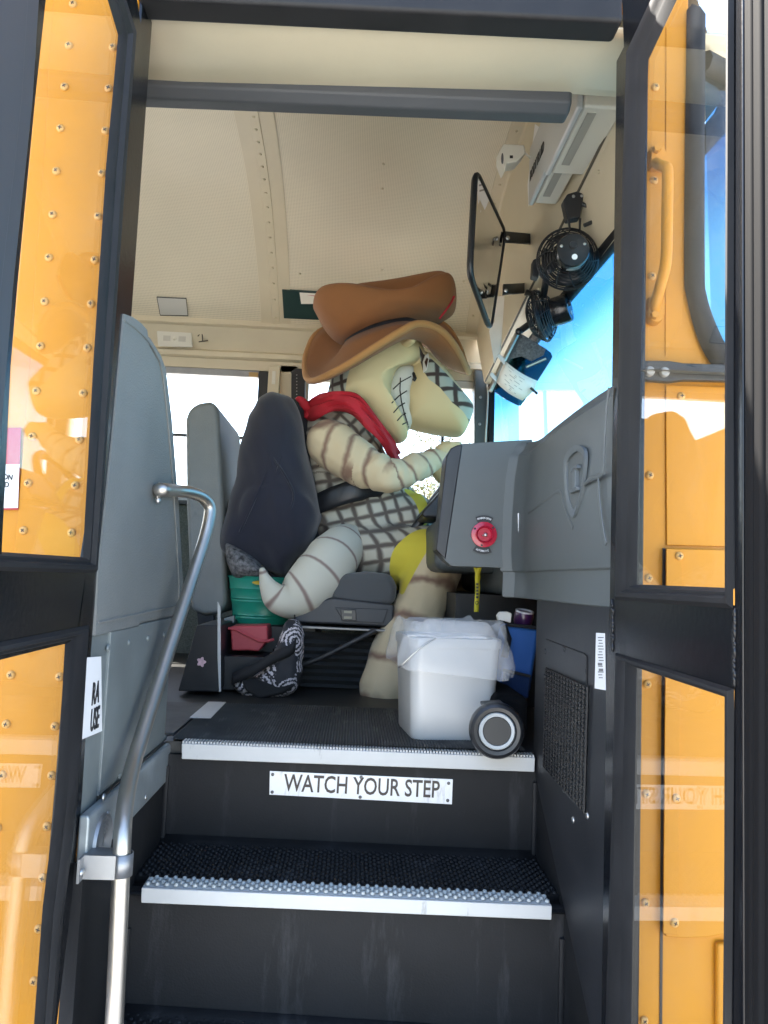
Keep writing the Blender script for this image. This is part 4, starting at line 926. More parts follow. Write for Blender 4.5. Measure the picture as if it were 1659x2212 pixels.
mu = nt.nodes.new('ShaderNodeMath'); mu.operation = 'MULTIPLY'; nt.links.new(mr.outputs[0], mu.inputs[0]); nt.links.new(gt.outputs[0], mu.inputs[1]); nt.links.new(mu.outputs[0], rp.inputs['Fac']); nt.links.new(rp.outputs[0], bs.inputs['Base Color'])
b = MB(); q = P2([(632, 1338), (650, 1345), (658, 1390), (652, 1430), (645, 1478), (612, 1502), (560, 1512), (522, 1494), (510, 1476), (545, 1460), (580, 1425), (602, 1385), (622, 1342)], 2.33, 5); pillow(b, q, PY(610, 1445, 2.33), .07, k=10); o = b.build('bag_body', FLOR, fb, smooth=70); folds(o, .012, 14, 2)
b = MB(); q = poly([(520, 1468), (546, 1463), (596, 1472), (640, 1480), (612, 1500), (560, 1512), (528, 1492)], PY, 2.265); b.prism(q, (0, .03, 0)); b.build('mesh_pocket', mat('black_mesh', (.012, .012, .013), .5, bump=.6, bscale=600), fb, bevel=.012, bseg=3)
b = MB(); 
q = spline([PY(u, v, Y) for u, v, Y in ((502, 1466, 2.29), (545, 1448, 2.26), (592, 1420, 2.25), (630, 1402, 2.26), (640, 1380, 2.29), (636, 1340, 2.33))], 6); b.grid([[p + Vector((0, 0, .017)) for p in q], [p + Vector((0, -.003, 0)) for p in q], [p + Vector((0, 0, -.017)) for p in q]]); b.build('strap', mat('black_webbing', (.012, .012, .014), .8), fb, smooth=60, solid=.004)

# --- white pail with its liner
bn = thing('waste_pail', 'square white plastic pail with a clear liner at the step edge', 'pail', PZ(950, 1602, FZ) + Vector((.02, .10, 0)))
cP = Vector(bn.location); cP.z = FZ + .006
def rrect(hw, rad, z, rot=R(7), n=6, c=None, jit=None, asp=1.0):
    out = []; c = c or cP
    for (sx, sy, a0) in ((1, 1, 0), (-1, 1, 90), (-1, -1, 180), (1, -1, 270)):
        for k in range(n + 1):
            w = R(a0 + 90 * k / n); x = sx * (hw - rad) + math.cos(w) * rad; y = (sy * (hw - rad) + math.sin(w) * rad) * asp
            out.append(Vector((c.x + x * math.cos(rot) - y * math.sin(rot), c.y + x * math.sin(rot) + y * math.cos(rot), z)))
    return out
zr = PY(975, 1382, 1.69).z
def ring_mesh(rings, close_bottom=True):
    q = MB(); q.grid([[*r_, r_[0]] for r_ in rings]); n = len(rings[0])
    if close_bottom: q.add(list(rings[0]), [tuple(range(n))])
    return q
z0 = cP.z - .004; HH = zr - z0
rings = [rrect(.0915, .026, z0), rrect(.0945, .028, z0 + .006), rrect(.104, .030, zr - .022), rrect(.104, .030, zr - .0215), rrect(.1075, .032, zr - .021), rrect(.1085, .032, zr - .004), rrect(.1065, .032, zr), rrect(.102, .03, zr), rrect(.09, .026, z0 + .01)]
ring_mesh(rings).build('shell', WHP, bn, smooth=35)
PLAS = bpy.data.materials.new('clear_liner_film'); PLAS.use_nodes = True; nt = PLAS.node_tree; bs = nt.nodes['Principled BSDF']; bs.inputs['Base Color'].default_value = (.80, .81, .82, 1); bs.inputs['Roughness'].default_value = .22
tr = nt.nodes.new('ShaderNodeBsdfTransparent'); mx = nt.nodes.new('ShaderNodeMixShader'); mx.inputs[0].default_value = .26
nt.links.new(tr.outputs[0], mx.inputs[1]); nt.links.new(bs.outputs[0], mx.inputs[2]); nt.links.new(mx.outputs[0], nt.nodes['Material Output'].inputs[0])
rings = []
zs_ = [(zr - .055, .128), (zr - .040, .130), (zr - .02, .126), (zr + .0, .119), (zr + .018, .113), (zr + .030, .107), (zr + .036, .100), (zr + .028, .094), (zr, .092), (zr - .06, .09)]
for i, (z, hw) in enumerate(zs_):
    rr_ = rrect(hw, .036, z, n=14); c0 = Vector((cP.x, cP.y, z)); out = []
    for j, p in enumerate(rr_):
        a_ = math.atan2(p.y - c0.y, p.x - c0.x); n1 = mnoise.noise(Vector((math.cos(a_) * 5, math.sin(a_) * 5, z * 16))); n2 = mnoise.noise(Vector((math.cos(a_) * 13, math.sin(a_) * 13, z * 30 + 4)))
        am = 1.0 if i < 7 else .4
        d = (p - c0); d.z = 0; d.normalize(); drop = (-.035 * max(0, mnoise.noise(Vector((math.cos(a_) * 2.2 + 3, math.sin(a_) * 2.2, 1.3)))) if i < 2 else 0) + (.014 * n1 + .002 * n2 if 3 < i < 8 else 0)
        if i < 3: drop -= .028 * max(0, math.cos(a_ + .35)) * (3 - i) / 3
        out.append(p + d * (.014 * n1 + .008 * n2) * am + Vector((0, 0, drop)))
    rings.append(out)
ring_mesh(rings, False).build('liner', PLAS, bn, smooth=40)
b = MB(); b.tube(spline([PY(u, v, Y) for u, v, Y in ((942, 1377, 1.668), (905, 1402, 1.662), (868, 1436, 1.668), (862, 1441, 1.68))], 4), .0020, 6); b.build('wire_handle', BOLT, bn, smooth=60)
b = MB(); b.tube(spline([PY(u, v, 1.664) for u, v in ((880, 1373), (925, 1373), (950, 1378), (1000, 1376), (1050, 1378))], 5), .0022, 6); b.build('liner_knot', PLAS, bn, smooth=60)

pb = bn.children[0]
from mathutils.bvhtree import BVHTree
_t = BVHTree.FromPolygons([v.co for v in pb.data.vertices], [tuple(p.vertices) for p in pb.data.polygons])
b = MB()
for (u, v, w, h) in ((967, 1583, 2.4, 4), (990, 1573, 4.5, 1.6), (982, 1569, 1.6, 1.4), (999, 1551, 1.2, 1.6), (1014, 1555, 1.8, 1.4), (930, 1535, 1.0, 2.2), (944, 1560, 1.2, .9), (1001, 1490, 1, .8), (905, 1575, 1.6, 1.1)):
    d = ray(u, v).normalized(); h_ = _t.ray_cast(EYE, d)
    if h_[0] is None: continue
    q = [PY(u + w * math.cos(a) * (1 + .4 * math.sin(3 * a + u)), v + h * math.sin(a) * (1 + .3 * math.cos(2 * a + v)), h_[0].y - .0008) for a in np.linspace(0, 2 * math.pi, 10)[:-1]]; b.prism(q, (0, .0006, 0))
b.build('scuffs', TXT, bn)
# --- rolling bag, lunch bag, mug, lanyard
rbg = thing('rolling_bag', 'black trolley bag lying behind the pail with a big ringed wheel', 'bag', (.35, 1.8, FZ))
b = MB(); b.box((.315, 1.69, FZ + .012), (.394, 1.98, 1.09)); b.build('bag_body', mat('black_nylon', (.0035, .0035, .004), .9, bump=.1, bscale=400, spec=.15), rbg, bevel=.02, bseg=3)
wcn = PY(1072, 1577, 1.60); axw = Vector((-.10, -1, .05)).normalized()
b = MB(); b.lathe([(.046, -.024), (.054, -.020), (.0562, -.008), (.0562, .010), (.053, .018), (.047, .0215), (.040, .0205), (.0375, .0175), (.036, .016), (.0001, .016)], wcn, axw, 48); whl = b.build('wheel', mat('black_wheel_plastic', (.012, .013, .015), .36), rbg, smooth=35)
b = MB(); b.lathe([(.0285, .016), (.029, .0195), (.035, .0205), (.0368, .0185), (.0372, .016)], wcn, axw, 40); b.build('wheel_ring', mat('pale_grey_ring', (.40, .42, .42), .4), whl, smooth=40)
b = MB(); b.lathe([(.0001, .0185), (.0275, .0185), (.0284, .016)], wcn, axw, 36); b.build('hub_cap', mat('dark_hub', (.022, .021, .019), .5), whl, smooth=40)
b = MB(); q = poly([(1045, 1522), (1090, 1519), (1091, 1528), (1046, 1531)], PY, 1.60); b.prism(q, (0, .05, 0)); b.build('wheel_guard', BLP, rbg, bevel=.003)
lb = thing('lunch_bag', 'blue lunch bag with a mesh pocket standing behind the pail', 'bag', PY(1120, 1490, 1.93))
b = MB(); q = poly([(1096, 1350), (1167, 1358), (1160, 1405), (1146, 1500), (1080, 1500), (1086, 1400)], PY, 1.90); b.prism(q, (0, .10, 0)); b.build('bag_body', mat('blue_nylon', (.012, .085, .30), .7, bump=.15, bscale=300), lb, bevel=.012, bseg=3)
b = MB(); q = poly([(1088, 1448), (1145, 1462), (1140, 1508), (1078, 1508)], PY, 1.892); b.prism(q, (0, -.01, 0)); b.build('mesh_pocket', mat('blue_mesh', (.010, .035, .12), .6, bump=.8, bscale=500), lb, bevel=.005)
b = MB(); b.tube([PY(1087, 1447, 1.88), PY(1146, 1461, 1.88)], .004, 6); b.tube([PY(1096, 1349, 1.895), PY(1168, 1357, 1.895)], .005, 6); b.build('black_piping', mat('black_webbing', (.012, .012, .014), .8), lb, smooth=60)
b = MB(); b.tube([PY(1087, 1352, 1.893), PY(1098, 1380, 1.89), PY(1090, 1420, 1.89)], .009, 6); b.build('strap', MATS['black_webbing'], lb, smooth=60)
mg = thing('travel_mug', 'purple travel mug with a pale lid rim on the lunch bag', 'mug', PY(1130, 1356, 1.95))
cM = PY(1128, 1352, 1.95)
b = MB(); b.lathe([(.0001, 0), (.020, 0), (.024, .012), (.025, .028), (.023, .036), (.0001, .037)], cM, (.1, -.2, 1), 24); b.build('cup', mat('purple_gloss', (.045, .010, .06), .3, coat=.4), mg, smooth=40)
b = MB(); b.lathe([(.019, .036), (.0235, .036), (.0235, .040), (.019, .0405)], cM, (.1, -.2, 1), 24, True); b.build('lid_rim', mat('pale_rim', (.5, .5, .55), .3), mg, smooth=40)
kb = thing('paper_packet', 'crumpled white paper packet beside the purple mug', 'packet', PY(1100, 1352, 1.9))
b = MB(); q = poly([(1074, 1330), (1080, 1322), (1096, 1321), (1106, 1325), (1104, 1346), (1090, 1342), (1076, 1340)], PY, 1.885); b.prism(q, (0, .02, 0)); b.build('paper', PAPER, kb, bevel=.003)
ln = thing('lanyard', 'yellow printed lanyard strap hanging under the dashboard', 'lanyard', PY(1030, 1225, 1.98))
b = MB(); q = spline([PY(u, v, 1.97) for u, v in ((1036, 1226), (1031, 1245), (1032, 1270), (1030, 1300), (1029, 1322))], 5)
b.grid([[p + Vector((-.006, 0, 0)) for p in q], [p + Vector((.006, .002, 0)) for p in q]]); st_ = b.build('strap', mat('yellow_ribbon', (.55, .48, .02), .6), ln, smooth=60, solid=.0015)
b = MB(); q = spline([PY(u, v, 1.985) for u, v in ((1028, 1226), (1033, 1246), (1031, 1256))], 5)
b.grid([[p + Vector((-.006, 0, 0)) for p in q], [p + Vector((.006, .002, 0)) for p in q]]); b.build('strap', MATS['yellow_ribbon'], ln, smooth=60, solid=.0015)
b = MB()
for v in (1262, 1269, 1276, 1283, 1290): c = PY(1031, v, 1.966); b.obox(c, (.0032, 0, 0), (0, .0006, 0), (0, 0, .0028))
c = PY(1030, 1302, 1.966); b.tube([c + Vector((math.cos(w) * .004, -.001, math.sin(w) * .004)) for w in np.linspace(0, 2 * math.pi, 14)[:-1]], .0009, 5, closed=True); b.build('strap_print', TXT, ln)

# --- mirror over the windshield
mc = [PY(1030, 368, 2.05), PY(1092, 502, 2.35), PY(1061, 712, 2.33), PY(1018, 592, 2.06)]
mir = thing('interior_mirror', 'wide black framed rear view mirror over the dashboard', 'mirror', sum(mc, Vector()) / 4)
def rpoly(c4, rad, n=6):
    out = []
    for i in range(4):
        p, a_, c_ = c4[i], c4[i - 1], c4[(i + 1) % 4]; u1 = (a_ - p).normalized() * rad; u2 = (c_ - p).normalized() * rad
        for k in range(n + 1):
            t = k / n; out.append((p + u1) * (1 - t) ** 2 + p * 2 * t * (1 - t) + (p + u2) * t * t)
    return out
mo = rpoly(mc, .035); mn = (mc[1] - mc[0]).cross(mc[3] - mc[0]).normalized()
if mn.y > 0: mn = -mn
b = MB(); b.prism([p - mn * .004 for p in mo], mn * -.012); b.build('backing', BLP, mir, bevel=.004)
b = MB(); b.prism(mo, mn * -.0035); b.build('mirror_glass', MIRR, mir)
b = MB(); b.tube([p - mn * .004 for p in mo], .0085, 8, closed=True); b.build('rim', BLP, mir, smooth=60)
for (u1, v1, u2, v2) in ((1090, 512, 1160, 518), (1086, 626, 1140, 622)):
    b = MB(); a_, c_ = PY(u1, v1, 2.33), PX(u2, v2, .565); b.obox((a_ + c_) / 2, (c_ - a_) / 2, (0, .006, 0), (0, 0, .018)); b.build('mounting_arm', BLP, mir, bevel=.003)
    b = MB(); b.ball(PY(u1 + 7, v1 + 2, 2.318), (.007, .004, .007), 10, 6); b.build('arm_bolt', BOLT, mir, smooth=60)
b = MB(); q = poly([(1136, 610), (1162, 634), (1160, 640), (1128, 640), (1128, 600)], PX, .565); b.prism(q, (-.02, 0, 0)); b.build('arm_foot', BLP, mir, bevel=.003)

# --- two cab fans
def fan_parts(root):
    q = MB(); NR = 9
    def prof_pt(t, side):   # t 0 centre .. 1 rim
        return .020 + .060 * t, side * (.036 * (1 - t ** 2.2) + .004)
    for side in (1, -1):
        for k in range(NR):
            r_, h_ = prof_pt((k + (0.6 if side < 0 else 1.5)) / NR if k < NR - 1 else 1, side); q.tube([Vector((r_ * math.cos(w), r_ * math.sin(w), h_)) for w in np.linspace(0, 2 * math.pi, 33)[:-1]], .0016, 4, closed=True)
        for k in range(10):
            w = 2 * math.pi * k / 10; tw = .5
            q.tube([Vector((prof_pt(t, side)[0] * math.cos(w + tw * t * side), prof_pt(t, side)[0] * math.sin(w + tw * t * side), prof_pt(t, side)[1])) for t in np.linspace(0, 1, 7)], .0017, 4)
    q.tube([Vector((.0805 * math.cos(w), .0805 * math.sin(w), 0)) for w in np.linspace(0, 2 * math.pi, 41)[:-1]], .0024, 6, closed=True)
    q.build('guard', BLP, root)
    q = MB()
    for k in range(4):
        w0 = math.pi / 2 * k; rows = []
        for i in range(5):
            r_ = .012 + .056 * i / 4; rows.append([Vector((r_ * math.cos(w0 + a_ * .62), r_ * math.sin(w0 + a_ * .62), .012 * a_ * 1.2)) for a_ in (-1, -.5, 0, .5, 1)])
        q.grid(rows)
    q.lathe([(.0001, -.014), (.014, -.012), (.016, .01)], (0, 0, 0), (0, 0, 1), 18)
    q.build('blades', BLP, root, smooth=60, solid=.0016)
    q = MB(); q.lathe([(.020, .010), (.040, .026), (.043, .034), (.043, .082), (.040, .088), (.0001, .0885)], (0, 0, 0), (0, 0, 1), 28); q.build('motor', mat('black_gloss_plastic', (.010, .011, .013), .22), root, smooth=40)
    for x, y, r_ in ((.029, .012, .0042), (-.029, .012, .0042)):
        q = MB(); q.ball((x, y, .0886), (r_, r_, .002), 10, 6); q.build('cap_screw', BOLT, root, smooth=60)
    q = MB(); q.lathe([(.0001, .0012), (.0072, .0012), (.0074, 0)], (.002, -.018, .0884), (0, 0, 1), 18); q.build('paper_dot', LABEL, root)
    q = MB(); q.lathe([(.0001, .006), (.0085, .006), (.0095, 0)], (0, .012, .0884), (0, 0, 1), 16); q.build('cap_boss', BLP, root, smooth=40)
    q = MB(); rows = [[Vector((.0434 * math.cos(R(a_)), .0434 * math.sin(R(a_)), z)) for a_ in range(-110, -60, 8)] for z in (.050, .066)]; q.grid(rows); q.build('rating_plate', mat('grey_plate', (.3, .3, .3), .4), root, solid=.0006)
def place(t, loc, axis, roll):
    z = Vector(axis).normalized(); up = Vector((0, 0, 1)); y = (up - z * up.dot(z)).normalized(); x = y.cross(z)
    M = Matrix((x, y, z)).transposed().to_4x4(); M = Matrix.Translation(loc) @ M @ Matrix.Rotation(roll, 4, 'Z'); t.matrix_world = M
f1 = thing('cab_fan', 'black caged fan with its motor towards the door, upper of the two', 'fan', (0, 0, 0), 'cab fans over the windshield')
fan_parts(f1)
F1 = PY(1226, 560, 1.95); place(f1, F1, (-.10, -.95, -.14), R(6))
f2 = f1.copy(); COL.objects.link(f2); f2['label'] = 'black caged fan turned sideways to the windshield, lower of the two'
for ch in list(f1.children):
    c = ch.copy(); COL.objects.link(c); c.parent = f2; c.matrix_parent_inverse = Matrix()
for ch in f1.children: ch.matrix_parent_inverse = Matrix()
F2 = PY(1170, 683, 2.28); place(f2, F2, (.71, -.42, .16), R(30))
b = MB(); q = poly([(1217, 432), (1226, 418), (1246, 412), (1262, 416), (1258, 440), (1254, 470), (1226, 474)], PY, 1.93); b.prism(q, (0, .03, 0)); 
def child_world(o, root):
    o.parent = root; o.matrix_parent_inverse = root.matrix_world.inverted()
o = b.build('mounting_bracket', BLP, None, bevel=.004); child_world(o, f1)
b = MB(); b.tube([PY(1228, 472, 1.93), PY(1231, 496, 1.93), PY(1252, 498, 1.93), PY(1253, 472, 1.93)], .0035, 6); b.tube([PY(1256, 440, 1.935), PY(1270, 446, 1.935), PY(1298, 462, 1.935), PY(1296, 472, 1.935), PY(1262, 487, 1.935)], .0055, 8); o = b.build('yoke', BLP, None, smooth=50); child_world(o, f1)
for (u, v) in ((1239, 424), (1257, 423)):
    b = MB(); b.ball(PY(u, v, 1.927), (.0045, .003, .0045), 8, 5); o = b.build('bracket_screw', BOLT, None, smooth=60); child_world(o, f1)
b = MB(); q = poly([(1152, 560), (1164, 556), (1164, 600), (1150, 596)], PY, 2.0); b.prism(q, (0, .03, 0)); b.tube([PY(1174, 640, 2.25), PY(1180, 600, 2.15), PY(1160, 580, 2.02)], .011, 8); o = b.build('mounting_bracket', BLP, None, bevel=.003); child_world(o, f2)

# --- first aid and body fluid kits on the header, notice sheets, camera sensor
def kit(x0, x1, y0, y1, z0, z1, label, txt):
    t = thing('safety_kit', label, 'kit box', ((x0 + x1) / 2, (y0 + y1) / 2, z0), 'white safety kits above the windshield')
    q = MB(); q.box((x0 + .016, y0, z0), (x1, y1, z1)); q.build('case', CREAM, t, bevel=.008, bseg=3)
    q = MB(); q.box((x0, y0 - .003, z0 - .006), (x0 + .015, y1 + .003, z1 + .004)); q.build('lid', WHP, t, bevel=.006, bseg=3)
    if txt: fit_text(txt, Vector((x0 - .001, y1 - .02, z0 + .055)), Vector((x0 - .001, y0 + .02, z0 + .055)), (0, 0, 1), .030, TXT, t, bold=.02)
    q = MB(); q.box((x0 + .03, y0 + .02, z0 - .003), (x0 + .05, y1 - .05, z0 - .0005)); q.build('hinge_strip', mat('grey_hinge', (.35, .34, .3), .5), t)
    return t
kit(.452, .535, 1.895, 2.095, 2.418, 2.58, 'white safety kit box nearer the mirror above the windshield', 'BODY FLUID')
kit(.448, .555, 1.60, 1.885, 2.392, 2.56, 'longer white safety kit box next to the header pad', None)
ns = thing('notice_sheet', 'narrow printed instruction sheet on the header near the mirror', 'notice', PX(1130, 400, .50))
b = MB(); q = poly([(1156, 268), (1166, 275), (1164, 340), (1142, 446), (1140, 400)], PX, .498); b.prism(q, (-.001, 0, 0)); b.build('sheet', LABEL, ns)
b = MB()
for k in range(9):
    t = k / 9; u0, u1 = 1155 - 13 * t, 1162 - 14 * t; v = 300 + 110 * t; b.prism(poly([(u0, v), (u1, v + 3), (u1 - .6, v + 7), (u0 - .6, v + 4)], PX, .4965), (-.0005, 0, 0))
b.build('sheet_print', mat('faded_print', (.3, .28, .27), .6), ns)
se = thing('camera_unit', 'small boxy white camera fixed under the ceiling edge', 'camera', PY(1108, 320, 2.08))
b = MB(); q = poly([(1088, 310), (1133, 312), (1136, 330), (1119, 349), (1096, 353), (1092, 370), (1081, 342), (1081, 322)], PY, 2.06); b.prism(q, (0, .07, .012)); b.build('housing', CREAM, se, bevel=.005, bseg=3)
b = MB(); q = [PY(1085 + 2.6 * math.cos(w), 343 + 12 * math.sin(w), 2.0585) for w in np.linspace(0, 2 * math.pi, 15)[:-1]]; b.prism(q, (0, -.002, 0)); b.build('lens', mat('grey_lens', (.12, .12, .13), .2), se)
b = MB(); q = poly([(1101, 336), (1108, 336), (1108, 342), (1101, 342)], PY, 2.0585); b.prism(q, (0, -.001, 0)); b.build('mark', TXT, se)
b = MB(); b.tube(spline([PY(1134, 330, 2.08), PY(1146, 342, 2.09), PX(1153, 349, .498)], 5), .003, 6); b.build('cable', CREAM, se, smooth=60)
# hanging papers beside the mirror
hpap = thing('hanging_papers', 'bundle of loose papers hanging behind the mirror', 'papers', PY(1068, 780, 2.9))
for i, (pl, Y) in enumerate((([(1062, 700), (1082, 690), (1084, 720), (1078, 760), (1068, 785), (1062, 750), (1057, 715)], 2.70), ([(1070, 640), (1090, 640), (1086, 700), (1082, 760), (1073, 770), (1068, 700)], 2.74))):
    b = MB(); b.prism(poly(pl, PY, Y), (0, .004, 0)); o = b.build('paper', PAPER, hpap)
# sun visor with clipped papers
def V(x, y): return (1048.5 + .088 * x, 696.8 + .088 * y)
vi = thing('sun_visor', 'tinted flip-down sun visor below the fans', 'visor', PY(*V(800, 1200), 2.42))
vp = [V(*p) for p in ((790, 260), (910, 290), (1480, 640), (1610, 740), (1645, 840), (1600, 930), (1290, 1420), (1080, 1750), (870, 2040), (800, 2030), (500, 1880), (230, 1700), (480, 890))]
b = MB(); b.prism(poly(vp, PY, 2.44), (0, .004, 0)); VT = glass('visor_tint', (.10, .24, .28), .8); b.build('visor_panel', VT, vi)
b = MB(); b.prism(poly([V(*p) for p in ((910, 300), (1480, 655), (1430, 800), (1130, 960), (880, 830), (620, 900))], PY, 2.436), (0, -.003, 0)); b.build('visor_pad', mat('grey_felt', (.10, .10, .10), .9, var=.6, vscale=140), vi, bevel=.001)
b = MB(); b.prism(poly([V(*p) for p in ((780, 280), (905, 300), (620, 900), (560, 1000), (480, 890))], PY, 2.436), (0, -.004, 0)); b.build('edge_plate', mat('dark_plate', (.06, .06, .06), .4), vi, bevel=.001)
b = MB(); b.tube([PY(*V(800, 240), 2.43), PY(*V(470, 900), 2.425), PY(*V(110, 1680), 2.42)], .0085, 8); b.tube([PY(*V(1480, 880), 2.43), PY(*V(1000, 1090), 2.43)], .005, 8); b.build('visor_rod', STEEL, vi, smooth=60)
b = MB(); b.tube([PY(1158, 690, 2.36), PY(1122, 716, 2.42)], .011, 8); b.ball(PY(1121, 716, 2.405), (.012, .008, .012), 10, 6); b.build('pivot_arm', BLP, vi, smooth=50)
pf = thing('clipped_paper', 'printed form clipped across the tinted sun visor', 'paper', PY(*V(700, 1500), 2.40))
left_e = [V(480, 935), V(420, 1060), V(340, 1260), V(268, 1462)]; right_e = [V(1275, 1432), V(1210, 1640), V(1060, 1800), V(900, 1915)]
b = MB(); rows = []
for (a_, c_) in zip(left_e, right_e):
    row = []
    for k in range(9):
        t = k / 8; bul = math.sin(math.pi * t); row.append(PY(a_[0] + (c_[0] - a_[0]) * t - 3 * bul, a_[1] + (c_[1] - a_[1]) * t + 3 * bul, 2.405 - .02 * bul))
    rows.append(row)
b.grid(rows); b.build('sheet', PAPER, pf, smooth=70, solid=.0012)
b = MB()
for i in range(12):
    s = .12 + .8 * ((i * 5) % 12) / 12; t0 = .15 + .06 * (i % 3); t1 = min(.85, t0 + .18 + .04 * (i % 4))
    def sp_pt(s, t):
        i0 = min(2, int(s * 3)); f = s * 3 - i0; r0_, r1_ = rows[i0], rows[i0 + 1]; j = min(7, int(t * 8)); g_ = t * 8 - j
        return (r0_[j].lerp(r0_[j + 1], g_)).lerp(r1_[j].lerp(r1_[j + 1], g_), f) + Vector((0, -.0014, 0))
    t0 += .25 * (i % 2); t1 += .2 * (i % 2)
    b.prism([sp_pt(s, t0), sp_pt(s, min(.98, t1)), sp_pt(s + .022, min(.98, t1)), sp_pt(s + .022, t0)], (0, -.0004, 0))
b.build('form_print', mat('faint_print', (.36, .34, .31), .6), pf)
for pl, m_ in ((((300, 790), (330, 770), (470, 900), (470, 1050), (440, 1040), (280, 850)), WHP), (((100, 1280), (150, 1220), (250, 1330), (270, 1440), (240, 1460), (110, 1330)), WHP), (((1080, 1620), (1120, 1590), (1290, 1740), (1255, 1785)), BLP)):
    b = MB(); b.prism(poly([V(*p) for p in pl], PY, 2.395), (0, -.008, 0)); b.build('clip', m_, pf, bevel=.002)

# --- trees across the lot, seen through the driver's window
LEAF = mat('leaf', (.085, .105, .030), .6, var=.4, vscale=1.2, col2=(.20, .17, .05)); BARK = mat('bark', (.10, .08, .06), .9, var=.3)
def tree(base, h, r, n, seed, label):
    rg = random.Random(seed); t = thing('tree', label, 'tree', base)
    q = MB(); top = Vector(base) + Vector((0, 0, h * .8)); q.tube([base, Vector(base).lerp(top, .5) + Vector((.1, 0, 0)), top], [h * .03, h * .022, h * .006], 8)
    cs = []
    for k in range(14):
        a_ = rg.uniform(0, 6.28); zz_ = rg.uniform(.35, .95); rr_ = r * rg.uniform(.25, .85) * (1.1 - abs(zz_ - .6)); c = Vector(base) + Vector((math.cos(a_) * rr_, math.sin(a_) * rr_, h * zz_)); cs.append(c)
        q.tube([Vector(base) + Vector((0, 0, h * (zz_ - .2))), c], [h * .01, h * .003], 5)
    q.build('trunk', BARK, t, smooth=60)
    q = MB()
    for k in range(n):
        c = rg.choice(cs); p = c + Vector((rg.gauss(0, 1), rg.gauss(0, 1), rg.gauss(0, .8))) * r * .22; s = rg.uniform(.05, .10) * (r / 2)
        a_ = Vector((rg.gauss(0, 1), rg.gauss(0, 1), rg.gauss(0, 1))).normalized(); bb = a_.orthogonal().normalized()
        q.add([p - a_ * s, p - bb * s * .5, p + a_ * s, p + bb * s * .5], [(0, 1, 2, 3)])
    q.build('crown', LEAF, t)
pt = PY(935, 1075, 16); tree((pt.x, pt.y, 0), pt.z + .5, 1.5, 2600, 5, 'yellow green tree beyond the lot, lower in the driver window')
pt = PY(990, 985, 26); tree((pt.x + .3, pt.y, 0), pt.z + 1.2, 2.1, 2600, 9, 'taller tree beyond the lot under the snout of the costume')

